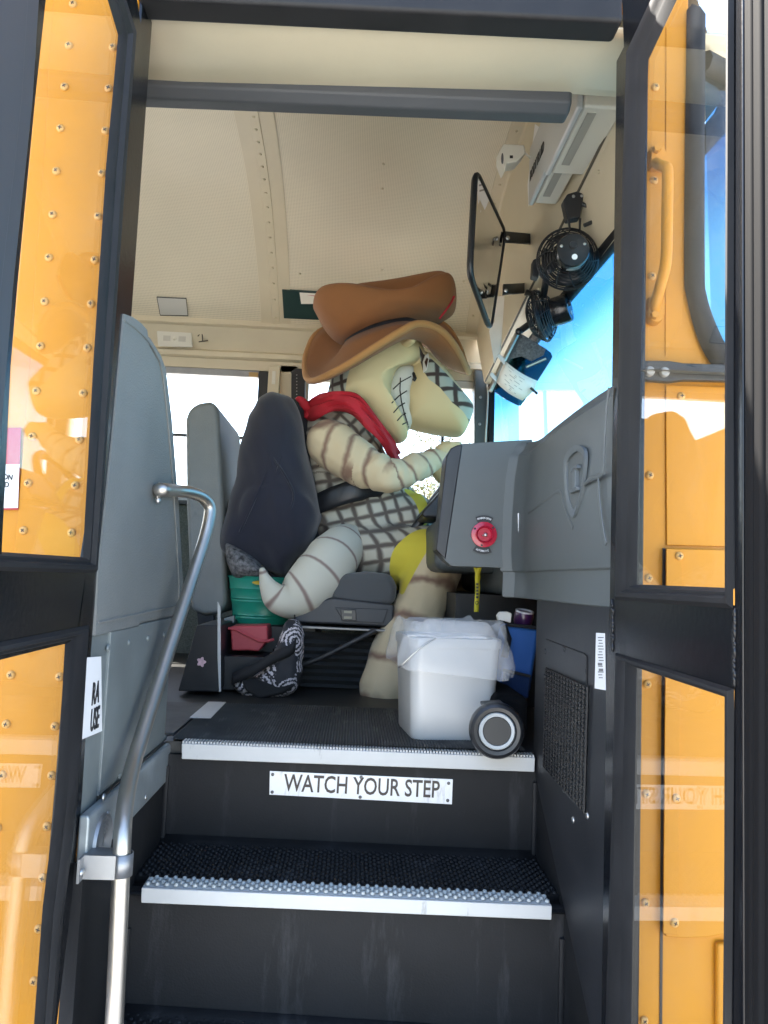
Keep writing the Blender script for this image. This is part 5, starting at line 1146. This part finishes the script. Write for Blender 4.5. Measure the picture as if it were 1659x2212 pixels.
# ================================================================== THE PERSON IN THE PADDED REPTILE COSTUME
from mathutils.bvhtree import BVHTree
YC = 2.80
def pattern(name, base, bar, s, w, kind, soft=.10, sheen=.1, wob=.15, base2=None, over=None):
    m = bpy.data.materials.new(name); m.use_nodes = True; nt = m.node_tree; bs = nt.nodes['Principled BSDF']
    bs.inputs['Roughness'].default_value = .9; bs.inputs['Sheen Weight'].default_value = sheen; bs.inputs['Specular IOR Level'].default_value = .2
    tc = nt.nodes.new('ShaderNodeTexCoord'); nz = nt.nodes.new('ShaderNodeTexNoise'); nz.inputs['Scale'].default_value = 9; nz.inputs['Detail'].default_value = 3; nt.links.new(tc.outputs['Object'], nz.inputs['Vector'])
    def band(attr, period):
        a = nt.nodes.new('ShaderNodeAttribute'); a.attribute_name = attr
        k = nt.nodes.new('ShaderNodeMath'); k.operation = 'MULTIPLY'; k.inputs[1].default_value = 1 / period; nt.links.new(a.outputs['Fac'], k.inputs[0])
        j = nt.nodes.new('ShaderNodeMath'); j.operation = 'MULTIPLY_ADD'; j.inputs[1].default_value = wob * 2; nt.links.new(nz.outputs['Fac'], j.inputs[0]); nt.links.new(k.outputs[0], j.inputs[2])
        f = nt.nodes.new('ShaderNodeMath'); f.operation = 'PINGPONG'; f.inputs[1].default_value = .5; nt.links.new(j.outputs[0], f.inputs[0])
        r = nt.nodes.new('ShaderNodeMapRange'); r.interpolation_type = 'SMOOTHSTEP'; r.inputs['From Min'].default_value = w / 2 + soft / 2; r.inputs['From Max'].default_value = max(0, w / 2 - soft / 2); nt.links.new(f.outputs[0], r.inputs['Value'])
        return r.outputs[0]
    o = band('lu' if kind == 'lattice' else 'pu', s)
    if kind == 'lattice':
        o2 = band('lv', s); mm = nt.nodes.new('ShaderNodeMath'); mm.operation = 'MAXIMUM'; nt.links.new(o, mm.inputs[0]); nt.links.new(o2, mm.inputs[1]); o = mm.outputs[0]
    n2 = nt.nodes.new('ShaderNodeTexNoise'); n2.inputs['Scale'].default_value = 5; nt.links.new(tc.outputs['Object'], n2.inputs['Vector'])
    cr = nt.nodes.new('ShaderNodeValToRGB'); cr.color_ramp.elements[0].color = (*base, 1); cr.color_ramp.elements[1].color = (*(base2 or tuple(c * 1.12 for c in base)), 1); nt.links.new(n2.outputs['Fac'], cr.inputs['Fac'])
    mx = nt.nodes.new('ShaderNodeMix'); mx.data_type = 'RGBA'; nt.links.new(o, mx.inputs['Factor']); nt.links.new(cr.outputs[0], mx.inputs['A']); mx.inputs['B'].default_value = (*bar, 1); res = mx.outputs['Result']
    if over:                                          # a patch of another cloth sewn in: attribute = signed distance inside its outline
        oa = nt.nodes.new('ShaderNodeAttribute'); oa.attribute_name = over[0]
        om = nt.nodes.new('ShaderNodeMapRange'); om.inputs['From Min'].default_value = -.0012; om.inputs['From Max'].default_value = .0012; nt.links.new(oa.outputs['Fac'], om.inputs['Value'])
        ox = nt.nodes.new('ShaderNodeMix'); ox.data_type = 'RGBA'; nt.links.new(om.outputs[0], ox.inputs['Factor']); nt.links.new(res, ox.inputs['A']); ox.inputs['B'].default_value = (*over[1], 1); res = ox.outputs['Result']
    nt.links.new(res, bs.inputs['Base Color'])
    nb = nt.nodes.new('ShaderNodeTexNoise'); nb.inputs['Scale'].default_value = 420; nt.links.new(tc.outputs['Object'], nb.inputs['Vector'])
    bp = nt.nodes.new('ShaderNodeBump'); bp.inputs['Strength'].default_value = .12; bp.inputs['Distance'].default_value = .004; nt.links.new(nb.outputs['Fac'], bp.inputs['Height']); nt.links.new(bp.outputs[0], bs.inputs['Normal'])
    return m
LATT = pattern('lattice_fleece', (.47, .45, .37), (.115, .096, .082), .049, .32, 'lattice', soft=.22, over=('yd', (.64, .53, .06)))
TANS = pattern('striped_tan_fleece', (.58, .475, .31), (.25, .155, .11), .068, .20, 'stripe', soft=.20, wob=.35, over=('yd', (.64, .53, .06)))
TANC = mat('tan_foam', (.62, .51, .29), .85, var=.06, vscale=6, bump=.04, bscale=500, sheen=.05)
LATH = pattern('lattice_head_fleece', (.38, .41, .35), (.060, .045, .040), .056, .28, 'lattice', soft=.12, over=('hd', (.62, .51, .29)))
YELF = mat('yellow_fleece', (.62, .52, .055), .9, var=.06, vscale=8, bump=.08, bscale=400, sheen=.05)
TAILM = pattern('striped_tail_fleece', (.56, .54, .45), (.27, .20, .17), .085, .10, 'stripe', soft=.08, wob=.05)
HATM = mat('brown_felt', (.25, .105, .036), .95, var=.10, vscale=4, bump=.10, bscale=500, sheen=.08)
SUEDE = mat('pale_brim_edge', (.38, .19, .065), .95, sheen=.08, bump=.1, bscale=500)
BAND = mat('black_hat_band', (.014, .014, .02), .6)
BANM = mat('red_bandana_cloth', (.42, .012, .025), .8, var=.12, vscale=18, bump=.08, bscale=400)
def remesh(mb, voxel, smooth=6, fac=.5):
    me = bpy.data.meshes.new('tmp'); me.from_pydata([tuple(p) for p in mb.v], [], mb.f)
    bm = bmesh.new(); bm.from_mesh(me); bmesh.ops.recalc_face_normals(bm, faces=bm.faces); bm.to_mesh(me); bm.free()
    o = bpy.data.objects.new('tmp', me); COL.objects.link(o)
    md = o.modifiers.new('r', 'REMESH'); md.mode = 'VOXEL'; md.voxel_size = voxel
    if smooth:
        ms = o.modifiers.new('s', 'SMOOTH'); ms.iterations = smooth; ms.factor = fac
    dg = bpy.context.evaluated_depsgraph_get(); out = bpy.data.meshes.new_from_object(o.evaluated_get(dg))
    bpy.data.objects.remove(o); bpy.data.meshes.remove(me); return out
caps = []
def limb(pts, tag_):
    # pts: (u, v, depth, radius)
    P = [(PY(u, v, Y), r) for u, v, Y, r in pts]
    for (a, ra), (c, rc) in zip(P, P[1:]): caps.append((a, c, ra, rc, tag_))
limb([(738, 955, 2.80, .150), (762, 1055, 2.80, .150), (812, 1115, 2.80, .172), (818, 1180, 2.79, .176)], 'lattice')
limb([(770, 880, 2.80, .085), (745, 950, 2.80, .11)], 'lattice')
limb([(735, 1130, 2.73, .085), (890, 1118, 2.72, .088)], 'lattice')
limb([(752, 1190, 2.68, .085), (850, 1180, 2.65, .085)], 'lattice')
limb([(714, 958, 2.655, .086), (776, 1002, 2.60, .078), (838, 1030, 2.55, .058), (895, 1012, 2.58, .047), (948, 988, 2.65, .038)], 'arm')
limb([(735, 950, 2.96, .08), (840, 1030, 3.02, .058), (945, 1000, 3.0, .038)], 'arm2')
limb([(800, 1192, 2.66, .10), (940, 1205, 2.58, .105), (915, 1300, 2.52, .088), (870, 1400, 2.46, .092), (834, 1482, 2.42, .086)], 'leg')
limb([(810, 1190, 2.94, .10), (985, 1225, 2.95, .085), (990, 1330, 2.92, .075), (985, 1400, 2.88, .07)], 'leg2')
# hands closed on the wheel rim: palm, four unequal bent fingers and a thumb each
rimN = Vector((.335, 2.655, 1.735)); rimF = Vector((.335, 2.98, 1.735))
for (wr, rim, sgn2, tg) in ((PY(948, 988, 2.65), PY(972, 968, 2.67), 1, 'hand'), (PY(945, 1000, 3.0), rimF, -1, 'hand')):
    d = (rim - wr); pal = wr + d * .75; caps.append((wr, pal, .034, .036, tg))
    for k, L in enumerate((.9, 1.0, .95, .75)):
        side = Vector((.1, 1, .1)).normalized() * sgn2 * (k - 1.5) * .019
        a = pal + side + Vector((.012, 0, .018)); c1 = a + Vector((.030, 0, .004)) * L; c2 = c1 + Vector((.016, 0, -.024)) * L; c3 = c2 + Vector((-.012, 0, -.018)) * L
        caps += [(pal + side * .6, a, .016, .0125, tg), (a, c1, .0125, .0115, tg), (c1, c2, .0115, .0105, tg), (c2, c3, .0105, .009, tg)]
    th = pal + Vector((0, -.03 * sgn2, -.01)); caps += [(pal, th, .018, .014, tg), (th, th + Vector((.035, -.004 * sgn2, -.004)), .0135, .0105, tg)]
# foot of each leg on the floor
ft = PZ(850, 1545, FZ + .055); ft.y = 2.40; ft = Vector((PY(840, 1490, 2.42).x, 2.42, FZ + .06)); caps.append((ft, ft + Vector((.17, -.02, -.01)), .062, .05, 'hand'))
f2_ = Vector((PY(985, 1400, 2.88).x, 2.88, FZ + .07)); caps += [(PY(985, 1400, 2.88), f2_, .07, .065, 'leg2'), (f2_, f2_ + Vector((.14, 0, -.01)), .06, .05, 'leg2')]
def cap_mesh(mb, a, c, ra, rc):
    ax = (c - a); L = ax.length
    if L < 1e-5: mb.ball(a, ra); return
    n = 5; pts = []; rs = []
    u_ = ax / L
    for k in range(1, n + 1):
        w = math.pi / 2 * k / n; pts.append(a - u_ * ra * math.cos(w)); rs.append(max(.001, ra * math.sin(w)))
    for k in range(n):
        w = math.pi / 2 * k / n; pts.append(c + u_ * rc * math.sin(w)); rs.append(max(.001, rc * math.cos(w)))
    pts.append(c + u_ * rc * .999); rs.append(max(.0008, rc * .04))
    mb.tube(pts, rs, 16)
mb = MB()
for a, c, ra, rc, tg in caps: cap_mesh(mb, a, c, ra, rc)
body = remesh(mb, .0072, 6, .5)
N = len(body.vertices); co = np.zeros(N * 3); body.vertices.foreach_get('co', co); co = co.reshape(-1, 3)
A = np.array([tuple(c[0]) for c in caps]); B_ = np.array([tuple(c[1]) for c in caps]); RA = np.array([c[2] for c in caps]); RC = np.array([c[3] for c in caps])
best = np.full(N, 1e9); bi = np.zeros(N, int); bt = np.zeros(N)
for i in range(len(caps)):
    ab = B_[i] - A[i]; t = np.clip(((co - A[i]) @ ab) / (ab @ ab), 0, 1); d = np.linalg.norm(co - (A[i] + t[:, None] * ab), axis=1) - (RA[i] + (RC[i] - RA[i]) * t)
    m_ = d < best; best[m_] = d[m_]; bi[m_] = i; bt[m_] = t[m_]
cum = []; acc = {}
for c in caps:
    cum.append(acc.get(c[4], 0)); acc[c[4]] = acc.get(c[4], 0) + (c[1] - c[0]).length
tags = [c[4] for c in caps]; pu = np.zeros(N); lu = np.zeros(N); lv = np.zeros(N)
nrm = np.zeros(N * 3); body.vertices.foreach_get('normal', nrm); nrm = nrm.reshape(-1, 3)
for k in range(N):
    i = bi[k]; tg = tags[i]; x, y, z = co[k]
    a_ = R(14 if z < 1.70 else 42); dep = (y - YC) * .55
    lu[k] = (x + dep) * math.cos(a_) + z * math.sin(a_); lv[k] = -(x + dep) * math.sin(a_) + z * math.cos(a_)
    if tg != 'lattice':
        L = (caps[i][1] - caps[i][0]).length; al = cum[i] + bt[k] * L
        pu[k] = al + .35 * z if tg.startswith('arm') else al + .5 * z + .2 * x
    p = Vector(co[k]); f = 0.0
    if tg in ('arm', 'arm2'):
        al = cum[i] + bt[k] * L; wv_ = min(1, max(0, (al - .12) / .15)); f = (.35 + .8 * wv_) * (.0085 * mnoise.noise(Vector((al * 26 + z * 14, z * 9 + y * 9, al * 6 + x * 5))) + .0075 * mnoise.noise(Vector((al * 45 - z * 22, z * 16, y * 16)))) + .004 * mnoise.noise(p * 22)
    elif tg.startswith('leg'): f = .009 * mnoise.noise(p * 8) + .004 * mnoise.noise(Vector((x * 30, y * 30, z * 6)))
    elif tg == 'lattice': f = .010 * mnoise.noise(p * 9) + .007 * mnoise.noise(p * 19) + .006 * math.sin((x * 1.0 + z * 1.6) * 60 + 4 * mnoise.noise(p * 6)) * (1 if z < 1.52 else .3)
    co[k] += nrm[k] * f
body.vertices.foreach_set('co', co.ravel()); body.update()
for nm, arr in (('pu', pu), ('lu', lu), ('lv', lv)):
    at = body.attributes.new(nm, 'FLOAT', 'POINT'); at.data.foreach_set('value', arr.astype(np.float32))
for m_ in (LATT, TANS, TANC): body.materials.append(m_)
def inside(x, z, pg):
    r_ = False; n = len(pg)
    for i in range(n):
        (x1, z1), (x2, z2) = pg[i], pg[i - 1]
        if (z1 > z) != (z2 > z) and x < (x2 - x1) * (z - z1) / (z2 - z1) + x1: r_ = not r_
    return r_
yp = [(p.x, p.z) for p in P2([(890, 1150), (925, 1142), (950, 1158), (925, 1185), (900, 1225), (880, 1262), (866, 1284), (850, 1255), (842, 1225), (852, 1185)], 2.52, 4)]
by = [(p.x, p.z) for p in P2([(872, 1058), (898, 1060), (920, 1085), (922, 1130), (905, 1140), (902, 1110), (890, 1080)], 2.70, 4)]
sk_ = [(p.x, p.z) for p in poly([(690, 1050), (930, 1060), (960, 1150), (890, 1152), (855, 1182), (843, 1235), (835, 1300), (690, 1300)], PY, 2.55)]
ch = [(p.x, p.z) for p in P2([(832, 970), (848, 960), (862, 985), (870, 1010), (850, 1000)], 2.62, 4)]
def sdist(x, z, pg):
    d = 1e9; n = len(pg)
    for i in range(n):
        x1, z1 = pg[i - 1]; x2, z2 = pg[i]; ex, ez = x2 - x1, z2 - z1; L2 = ex * ex + ez * ez or 1e-9
        t = min(1, max(0, ((x - x1) * ex + (z - z1) * ez) / L2)); d = min(d, math.hypot(x - x1 - ex * t, z - z1 - ez * t))
    return d if inside(x, z, pg) else -d
yd = np.full(N, -.05)
for k in range(N):
    x, y, z = co[k]; tg = tags[bi[k]]
    if tg in ('leg', 'lattice') and y < 2.75: yd[k] = max(yd[k], sdist(x, z, yp))
    if tg == 'lattice': yd[k] = max(yd[k], sdist(x, z, by), sdist(x, z, ch))
at = body.attributes.new('yd', 'FLOAT', 'POINT'); at.data.foreach_set('value', yd.astype(np.float32))
for p in body.polygons:
    i = bi[p.vertices[0]]; tg = tags[i]; c = p.center
    s_ = 0 if tg == 'lattice' else (2 if tg == 'hand' else 1)
    if tg == 'leg' and s_ == 1 and inside(c.x, c.z, sk_): s_ = 0
    p.material_index = s_
body.name = 'person'
person = link('person', body, None, smooth=80)
tag(person, 'person in a padded striped reptile costume and cowboy hat at the steering wheel', 'person')

# --- costume head
def xz(px, Y): return [(p.x, p.z) for p in poly(px, PY, Y)]
mb = MB()
sk = P2([(708, 872), (716, 820), (738, 775), (768, 748), (805, 730), (860, 722), (900, 735), (916, 765), (906, 790), (882, 799), (862, 806), (850, 828), (845, 864), (850, 891), (860, 910), (872, 926), (881, 938), (876, 950), (858, 956), (830, 944), (802, 925), (775, 900), (745, 885)], YC, 4)
pillow(mb, sk, PY(815, 838, YC), .185, k=12, pw=.42)
sn = P2([(871, 849), (880, 824), (882, 806), (898, 785), (915, 766), (932, 776), (960, 806), (995, 850), (1019, 880), (1017, 902), (1004, 934), (990, 942), (955, 938), (920, 932), (896, 926), (877, 916), (870, 880)], YC, 4)
pillow(mb, sn, PY(938, 868, YC), .145, k=12, pw=.36)
hm = remesh(mb, .0048, 6, .5); hm.name = 'costume_head'
N = len(hm.vertices); co = np.zeros(N * 3); hm.vertices.foreach_get('co', co); co = co.reshape(-1, 3)
a_ = R(8); dep = np.abs(co[:, 1] - YC) * .8
for nm, arr in (('lu', (co[:, 0] + dep * .5) * math.cos(a_) + (co[:, 2] + dep * .3) * math.sin(a_)), ('lv', -(co[:, 0]) * math.sin(a_) + co[:, 2] * math.cos(a_))):
    at = hm.attributes.new(nm, 'FLOAT', 'POINT'); at.data.foreach_set('value', arr.astype(np.float32))
hm.materials.append(LATH)
snout_top = xz([(905, 745), (922, 764), (1040, 880), (1022, 908), (1000, 888), (975, 872), (950, 842), (925, 822), (913, 800)], 2.68)
skull_back = xz([(690, 900), (700, 760), (745, 700), (800, 700), (768, 760), (750, 820), (737, 900)], 2.66)
hd = np.array([-max(sdist(x, z, snout_top), sdist(x, z, skull_back)) for x, y, z in co])
at = hm.attributes.new('hd', 'FLOAT', 'POINT'); at.data.foreach_set('value', hd.astype(np.float32))
head = link('costume_head', hm, person, smooth=80)
hb = BVHTree.FromPolygons([v.co for v in hm.vertices], [tuple(p.vertices) for p in hm.polygons])
def on_head(u, v, off=.002):
    d = ray(u, v).normalized(); h = hb.ray_cast(EYE, d)
    return (h[0] if h[0] else PY(u, v, YC - .15)) - d * off
# teeth showing in the grin, the lines between them, the crease over the cheek
b = MB(); tq = P2([(858, 800), (888, 798), (898, 815), (892, 835), (888, 855), (888, 880), (884, 905), (888, 921), (876, 928), (852, 918), (836, 892), (830, 864), (838, 830)], YC, 4); pillow(b, tq, PY(866, 862, YC), .112, k=8, pw=.20)
tm = b.build('teeth', mat('white_teeth_cloth', (.58, .58, .54), .9, bump=.1, bscale=400), head, smooth=80)
tb = BVHTree.FromPolygons([v.co for v in tm.data.vertices], [tuple(p.vertices) for p in tm.data.polygons])
def on_teeth(u, v):
    d = ray(u, v).normalized(); h = tb.ray_cast(EYE, d); g_ = hb.ray_cast(EYE, d)
    c = [x for x in (h[0], g_[0]) if x]
    p = min(c, key=lambda q_: (q_ - EYE).length) if c else PY(u, v, YC - .17)
    return p - d * .002
b = MB()
for pl in ([(865, 816), (864, 843), (867, 867), (873, 891), (883, 923)], [(849, 841), (866, 825), (888, 813)], [(846, 871), (862, 855), (879, 844)], [(850, 892), (862, 878), (875, 870)], [(858, 909), (868, 898), (877, 892)], [(869, 917), (881, 911)]):
    pp_ = []
    for (u0, v0), (u1, v1) in zip(pl, pl[1:]):
        pp_ += [on_teeth(u0 + (u1 - u0) * k / 5, v0 + (v1 - v0) * k / 5) for k in range(5)]
    pp_.append(on_teeth(*pl[-1])); b.tube(pp_, .0022, 5)
b.build('tooth_lines', TXT, head, smooth=60)
b = MB(); cr = [(862, 822), (866, 812), (876, 804), (886, 803), (894, 808), (897, 818), (893, 824)]; b.tube([on_head(*p) for p in [((cr[i][0] * (5 - k) + cr[i + 1][0] * k) / 5, (cr[i][1] * (5 - k) + cr[i + 1][1] * k) / 5) for i in range(len(cr) - 1) for k in range(5)]], [.002 + .005 * min(1, k / 20) for k in range(30)], 6); b.build('cheek_crease', TXT, head, smooth=60)
# eyes under the brim, small brow horns
for s_ in (1, -1):
    def mir_(p): return p if s_ == 1 else Vector((p.x, 2 * YC - p.y, p.z))
    q = [mir_(on_head(u, v, .004)) for u, v in ((913, 782), (918, 768), (925, 764), (927, 775), (922, 800), (914, 806))]
    b = MB(); b.prism(q, (0, -.006 * s_, 0)); b.build('eye', mat('white_eye', (.72, .72, .68), .4), head, bevel=.002)
    q = [mir_(on_head(u, v, .011)) for u, v in ((917, 782), (922, 772), (925, 776), (921, 795))]
    b = MB(); b.prism(q, (0, -.002 * s_, 0)); b.build('pupil', mat('brown_pupil', (.05, .02, .012), .3), head)
    hp0 = mir_(on_head(872, 744, -.02)); hp1 = mir_(PY(893, 732, 2.60)); b = MB(); b.tube([hp0, hp0.lerp(hp1, .5), hp1.lerp(hp0, .12), hp1, hp1 + (hp1 - hp0).normalized() * .006], [.018, .017, .014, .010, .003], 10); b.build('brow_horn', TANC, head, smooth=70)
# --- hat
mb = MB(); cr_o = P2([(677, 655), (683, 634), (702, 626), (770, 618), (850, 606), (930, 592), (962, 589), (978, 598), (985, 625), (983, 655), (972, 678), (950, 692), (900, 702), (850, 714), (800, 730), (760, 738), (738, 737), (712, 722), (690, 690)], YC, 4)
pillow(mb, cr_o, PY(835, 664, YC), .175, k=12, pw=.36)
hm2 = remesh(mb, .0075, 5, .5); xm = PY(845, 640, YC).x
ztop = max(v.co.z for v in hm2.vertices)
for v in hm2.vertices:
    t = min(1, max(0, (v.co.z - (PY(840, 690, YC).z)) / .12)); yy = v.co.y - YC
    v.co.z += t * (.072 / (1 + math.exp(-(yy - .04) / .02)) - .105 * math.exp(-((v.co.x - xm - .02) / .115) ** 2) * math.exp(-((yy + .08) / .09) ** 2) - .045 * math.exp(-(yy / .05) ** 2)) - .012 * t
hm2.materials.append(HATM); hm2.name = 'hat'
hat = link('hat', hm2, person, smooth=80)
base_c = PY(838, 722, YC); base = []; edge_ = []
keys = [(1011, 803, 2.79), (985, 752, 2.60), (950, 712, 2.52), (905, 699, 2.47), (865, 716, 2.45), (810, 750, 2.46), (755, 785, 2.49), (705, 812, 2.55), (672, 823, 2.66), (660, 806, 2.80), (662, 765, 2.95), (690, 716, 3.08), (760, 700, 3.14), (850, 692, 3.14), (915, 686, 3.12), (962, 704, 3.05), (990, 745, 2.95), (1004, 785, 2.86)]
edge_ = spline([PY(*k) for k in keys], 6, True); n = len(edge_)
angs = [math.atan2((p.y - YC) / .30, (p.x - base_c.x) / .29) for p in edge_]
slope = (PY(905, 706, YC).z - PY(745, 745, YC).z) / (PY(905, 706, YC).x - PY(745, 745, YC).x)
base = [Vector((base_c.x - .02 + .135 * math.cos(a), YC + .11 * math.sin(a), base_c.z + slope * .145 * math.cos(a) - .012)) for a in angs]
rows = []
for t in np.linspace(0, 1, 9):
    rows.append([b0.lerp(e, t) + Vector((0, 0, -.042 * math.sin(math.pi * t))) for b0, e in zip(base, edge_)])
b = MB(); b.grid([[*r_, r_[0]] for r_ in rows]); brim = b.build('brim', HATM, hat, smooth=80, solid=.022)
b = MB(); b.tube(edge_, .0125, 8, closed=True); b.build('brim_edge', SUEDE, hat, smooth=80)
b = MB(); rows = []
for dz, k in ((-.008, 1.0), (.008, 1.01), (.022, 1.02)): rows.append([Vector((base_c.x + (p.x - base_c.x) * k, YC + (p.y - YC) * k, p.z + dz)) for p in base])
b.grid([[*r_, r_[0]] for r_ in rows]); b.build('hat_band', BAND, hat, smooth=80, solid=.006)
b = MB(); b.tube(spline([PY(u, v, 2.705) for u, v in ((949, 689), (962, 672), (974, 655), (981, 640))], 5), [.004] * 16, 6); b.build('red_trim', BANM, hat, smooth=60)
# --- bandana with a knot at the back
ks = [(668, 884, 2.78), (690, 872, 2.66), (725, 862, 2.60), (765, 868, 2.575), (795, 896, 2.58), (822, 930, 2.62), (845, 965, 2.69), (857, 985, 2.78), (845, 965, 2.90), (822, 930, 2.98), (790, 895, 3.02), (740, 866, 3.0), (690, 870, 2.93)]
kp_ = spline([PY(*k) for k in ks], 6, True); n = len(kp_)
b = MB(); rows = []
for i, (dz, dy) in enumerate(((.034, .016), (.028, -.002), (.018, .004), (.010, -.010), (0, -.002), (-.012, -.012), (-.022, -.003), (-.034, -.010), (-.046, .004))):
    row = []
    for j, p in enumerate(kp_):
        out = Vector((p.x - PY(765, 900, YC).x, p.y - YC, 0)); out.normalize(); w_ = 1 + .10 * math.sin(j * .35) + .06 * mnoise.noise(p * 9)
        row.append(p + Vector((0, 0, dz * w_)) - out * (dy * 1.0) + out * .004 * math.sin(i * 2.1 + j * .35))
    rows.append(row)
b.grid([[*r_, r_[0]] for r_ in rows]); ban = b.build('bandana', BANM, person, smooth=70, solid=.005)
b = MB(); b.ball(PY(668, 880, 2.76), (.018, .02, .022), 12, 8); b.tube(spline([PY(668, 882, 2.75), PY(658, 874, 2.73), PY(650, 864, 2.72), PY(639, 861, 2.72)], 5), [.014, .016, .018, .019, .019, .018, .017, .016, .015, .014, .013, .012, .011, .009, .006, .003], 8); b.tube(spline([PY(668, 884, 2.76), PY(664, 894, 2.74), PY(668, 905, 2.73)], 5), [.014] * 8 + [.010, .006, .003], 8); b.build('knot', BANM, ban, smooth=70)
# --- broad black belt and tail
wc_ = PY(758, 1078, YC); b = MB(); rows = []
for dz, k in ((.038, 1.0), (.02, 1.03), (-.02, 1.035), (-.038, 1.0)):
    rows.append([Vector((wc_.x + .172 * k * math.cos(w) , YC + .185 * k * math.sin(w), wc_.z + .052 * math.cos(w) + dz * (1.0 if math.cos(w) < .3 else .8) + .006 * math.sin(3 * w))) for w in np.linspace(0, 2 * math.pi, 48)])
b.grid(rows); b.build('belt', mat('black_leather', (.012, .013, .016), .42, bump=.08, bscale=90), person, smooth=70, solid=.006)
tk = [(762, 1165, 2.68, .055), (738, 1185, 2.60, .080), (716, 1213, 2.54, .092), (690, 1246, 2.50, .093), (655, 1277, 2.475, .083), (622, 1292, 2.465, .066), (597, 1288, 2.455, .046), (580, 1266, 2.45, .029), (571, 1244, 2.445, .016), (566, 1227, 2.44, .006)]
tp_ = spline([PY(u, v, Y) for u, v, Y, r_ in tk], 6); tr_ = [float(x) for x in np.interp(np.linspace(0, len(tk) - 1, len(tp_)), range(len(tk)), [k[3] for k in tk])]
b = MB(); b.tube(tp_, tr_, 28); tail = b.build('tail', TAILM, person, smooth=80)
cum_ = [0.0]
for a, c in zip(tp_, tp_[1:]): cum_.append(cum_[-1] + (c - a).length)
vals = np.repeat(np.array(cum_), 28).astype(np.float32); vals = np.concatenate([vals, np.zeros(len(tail.data.vertices) - len(vals), np.float32)])
at = tail.data.attributes.new('pu', 'FLOAT', 'POINT'); at.data.foreach_set('value', vals)
folds(tail, .006, 7, 1)
# drop the metal strings from materials nobody uses
for m_ in list(bpy.data.materials):
    if not m_.users: bpy.data.materials.remove(m_)
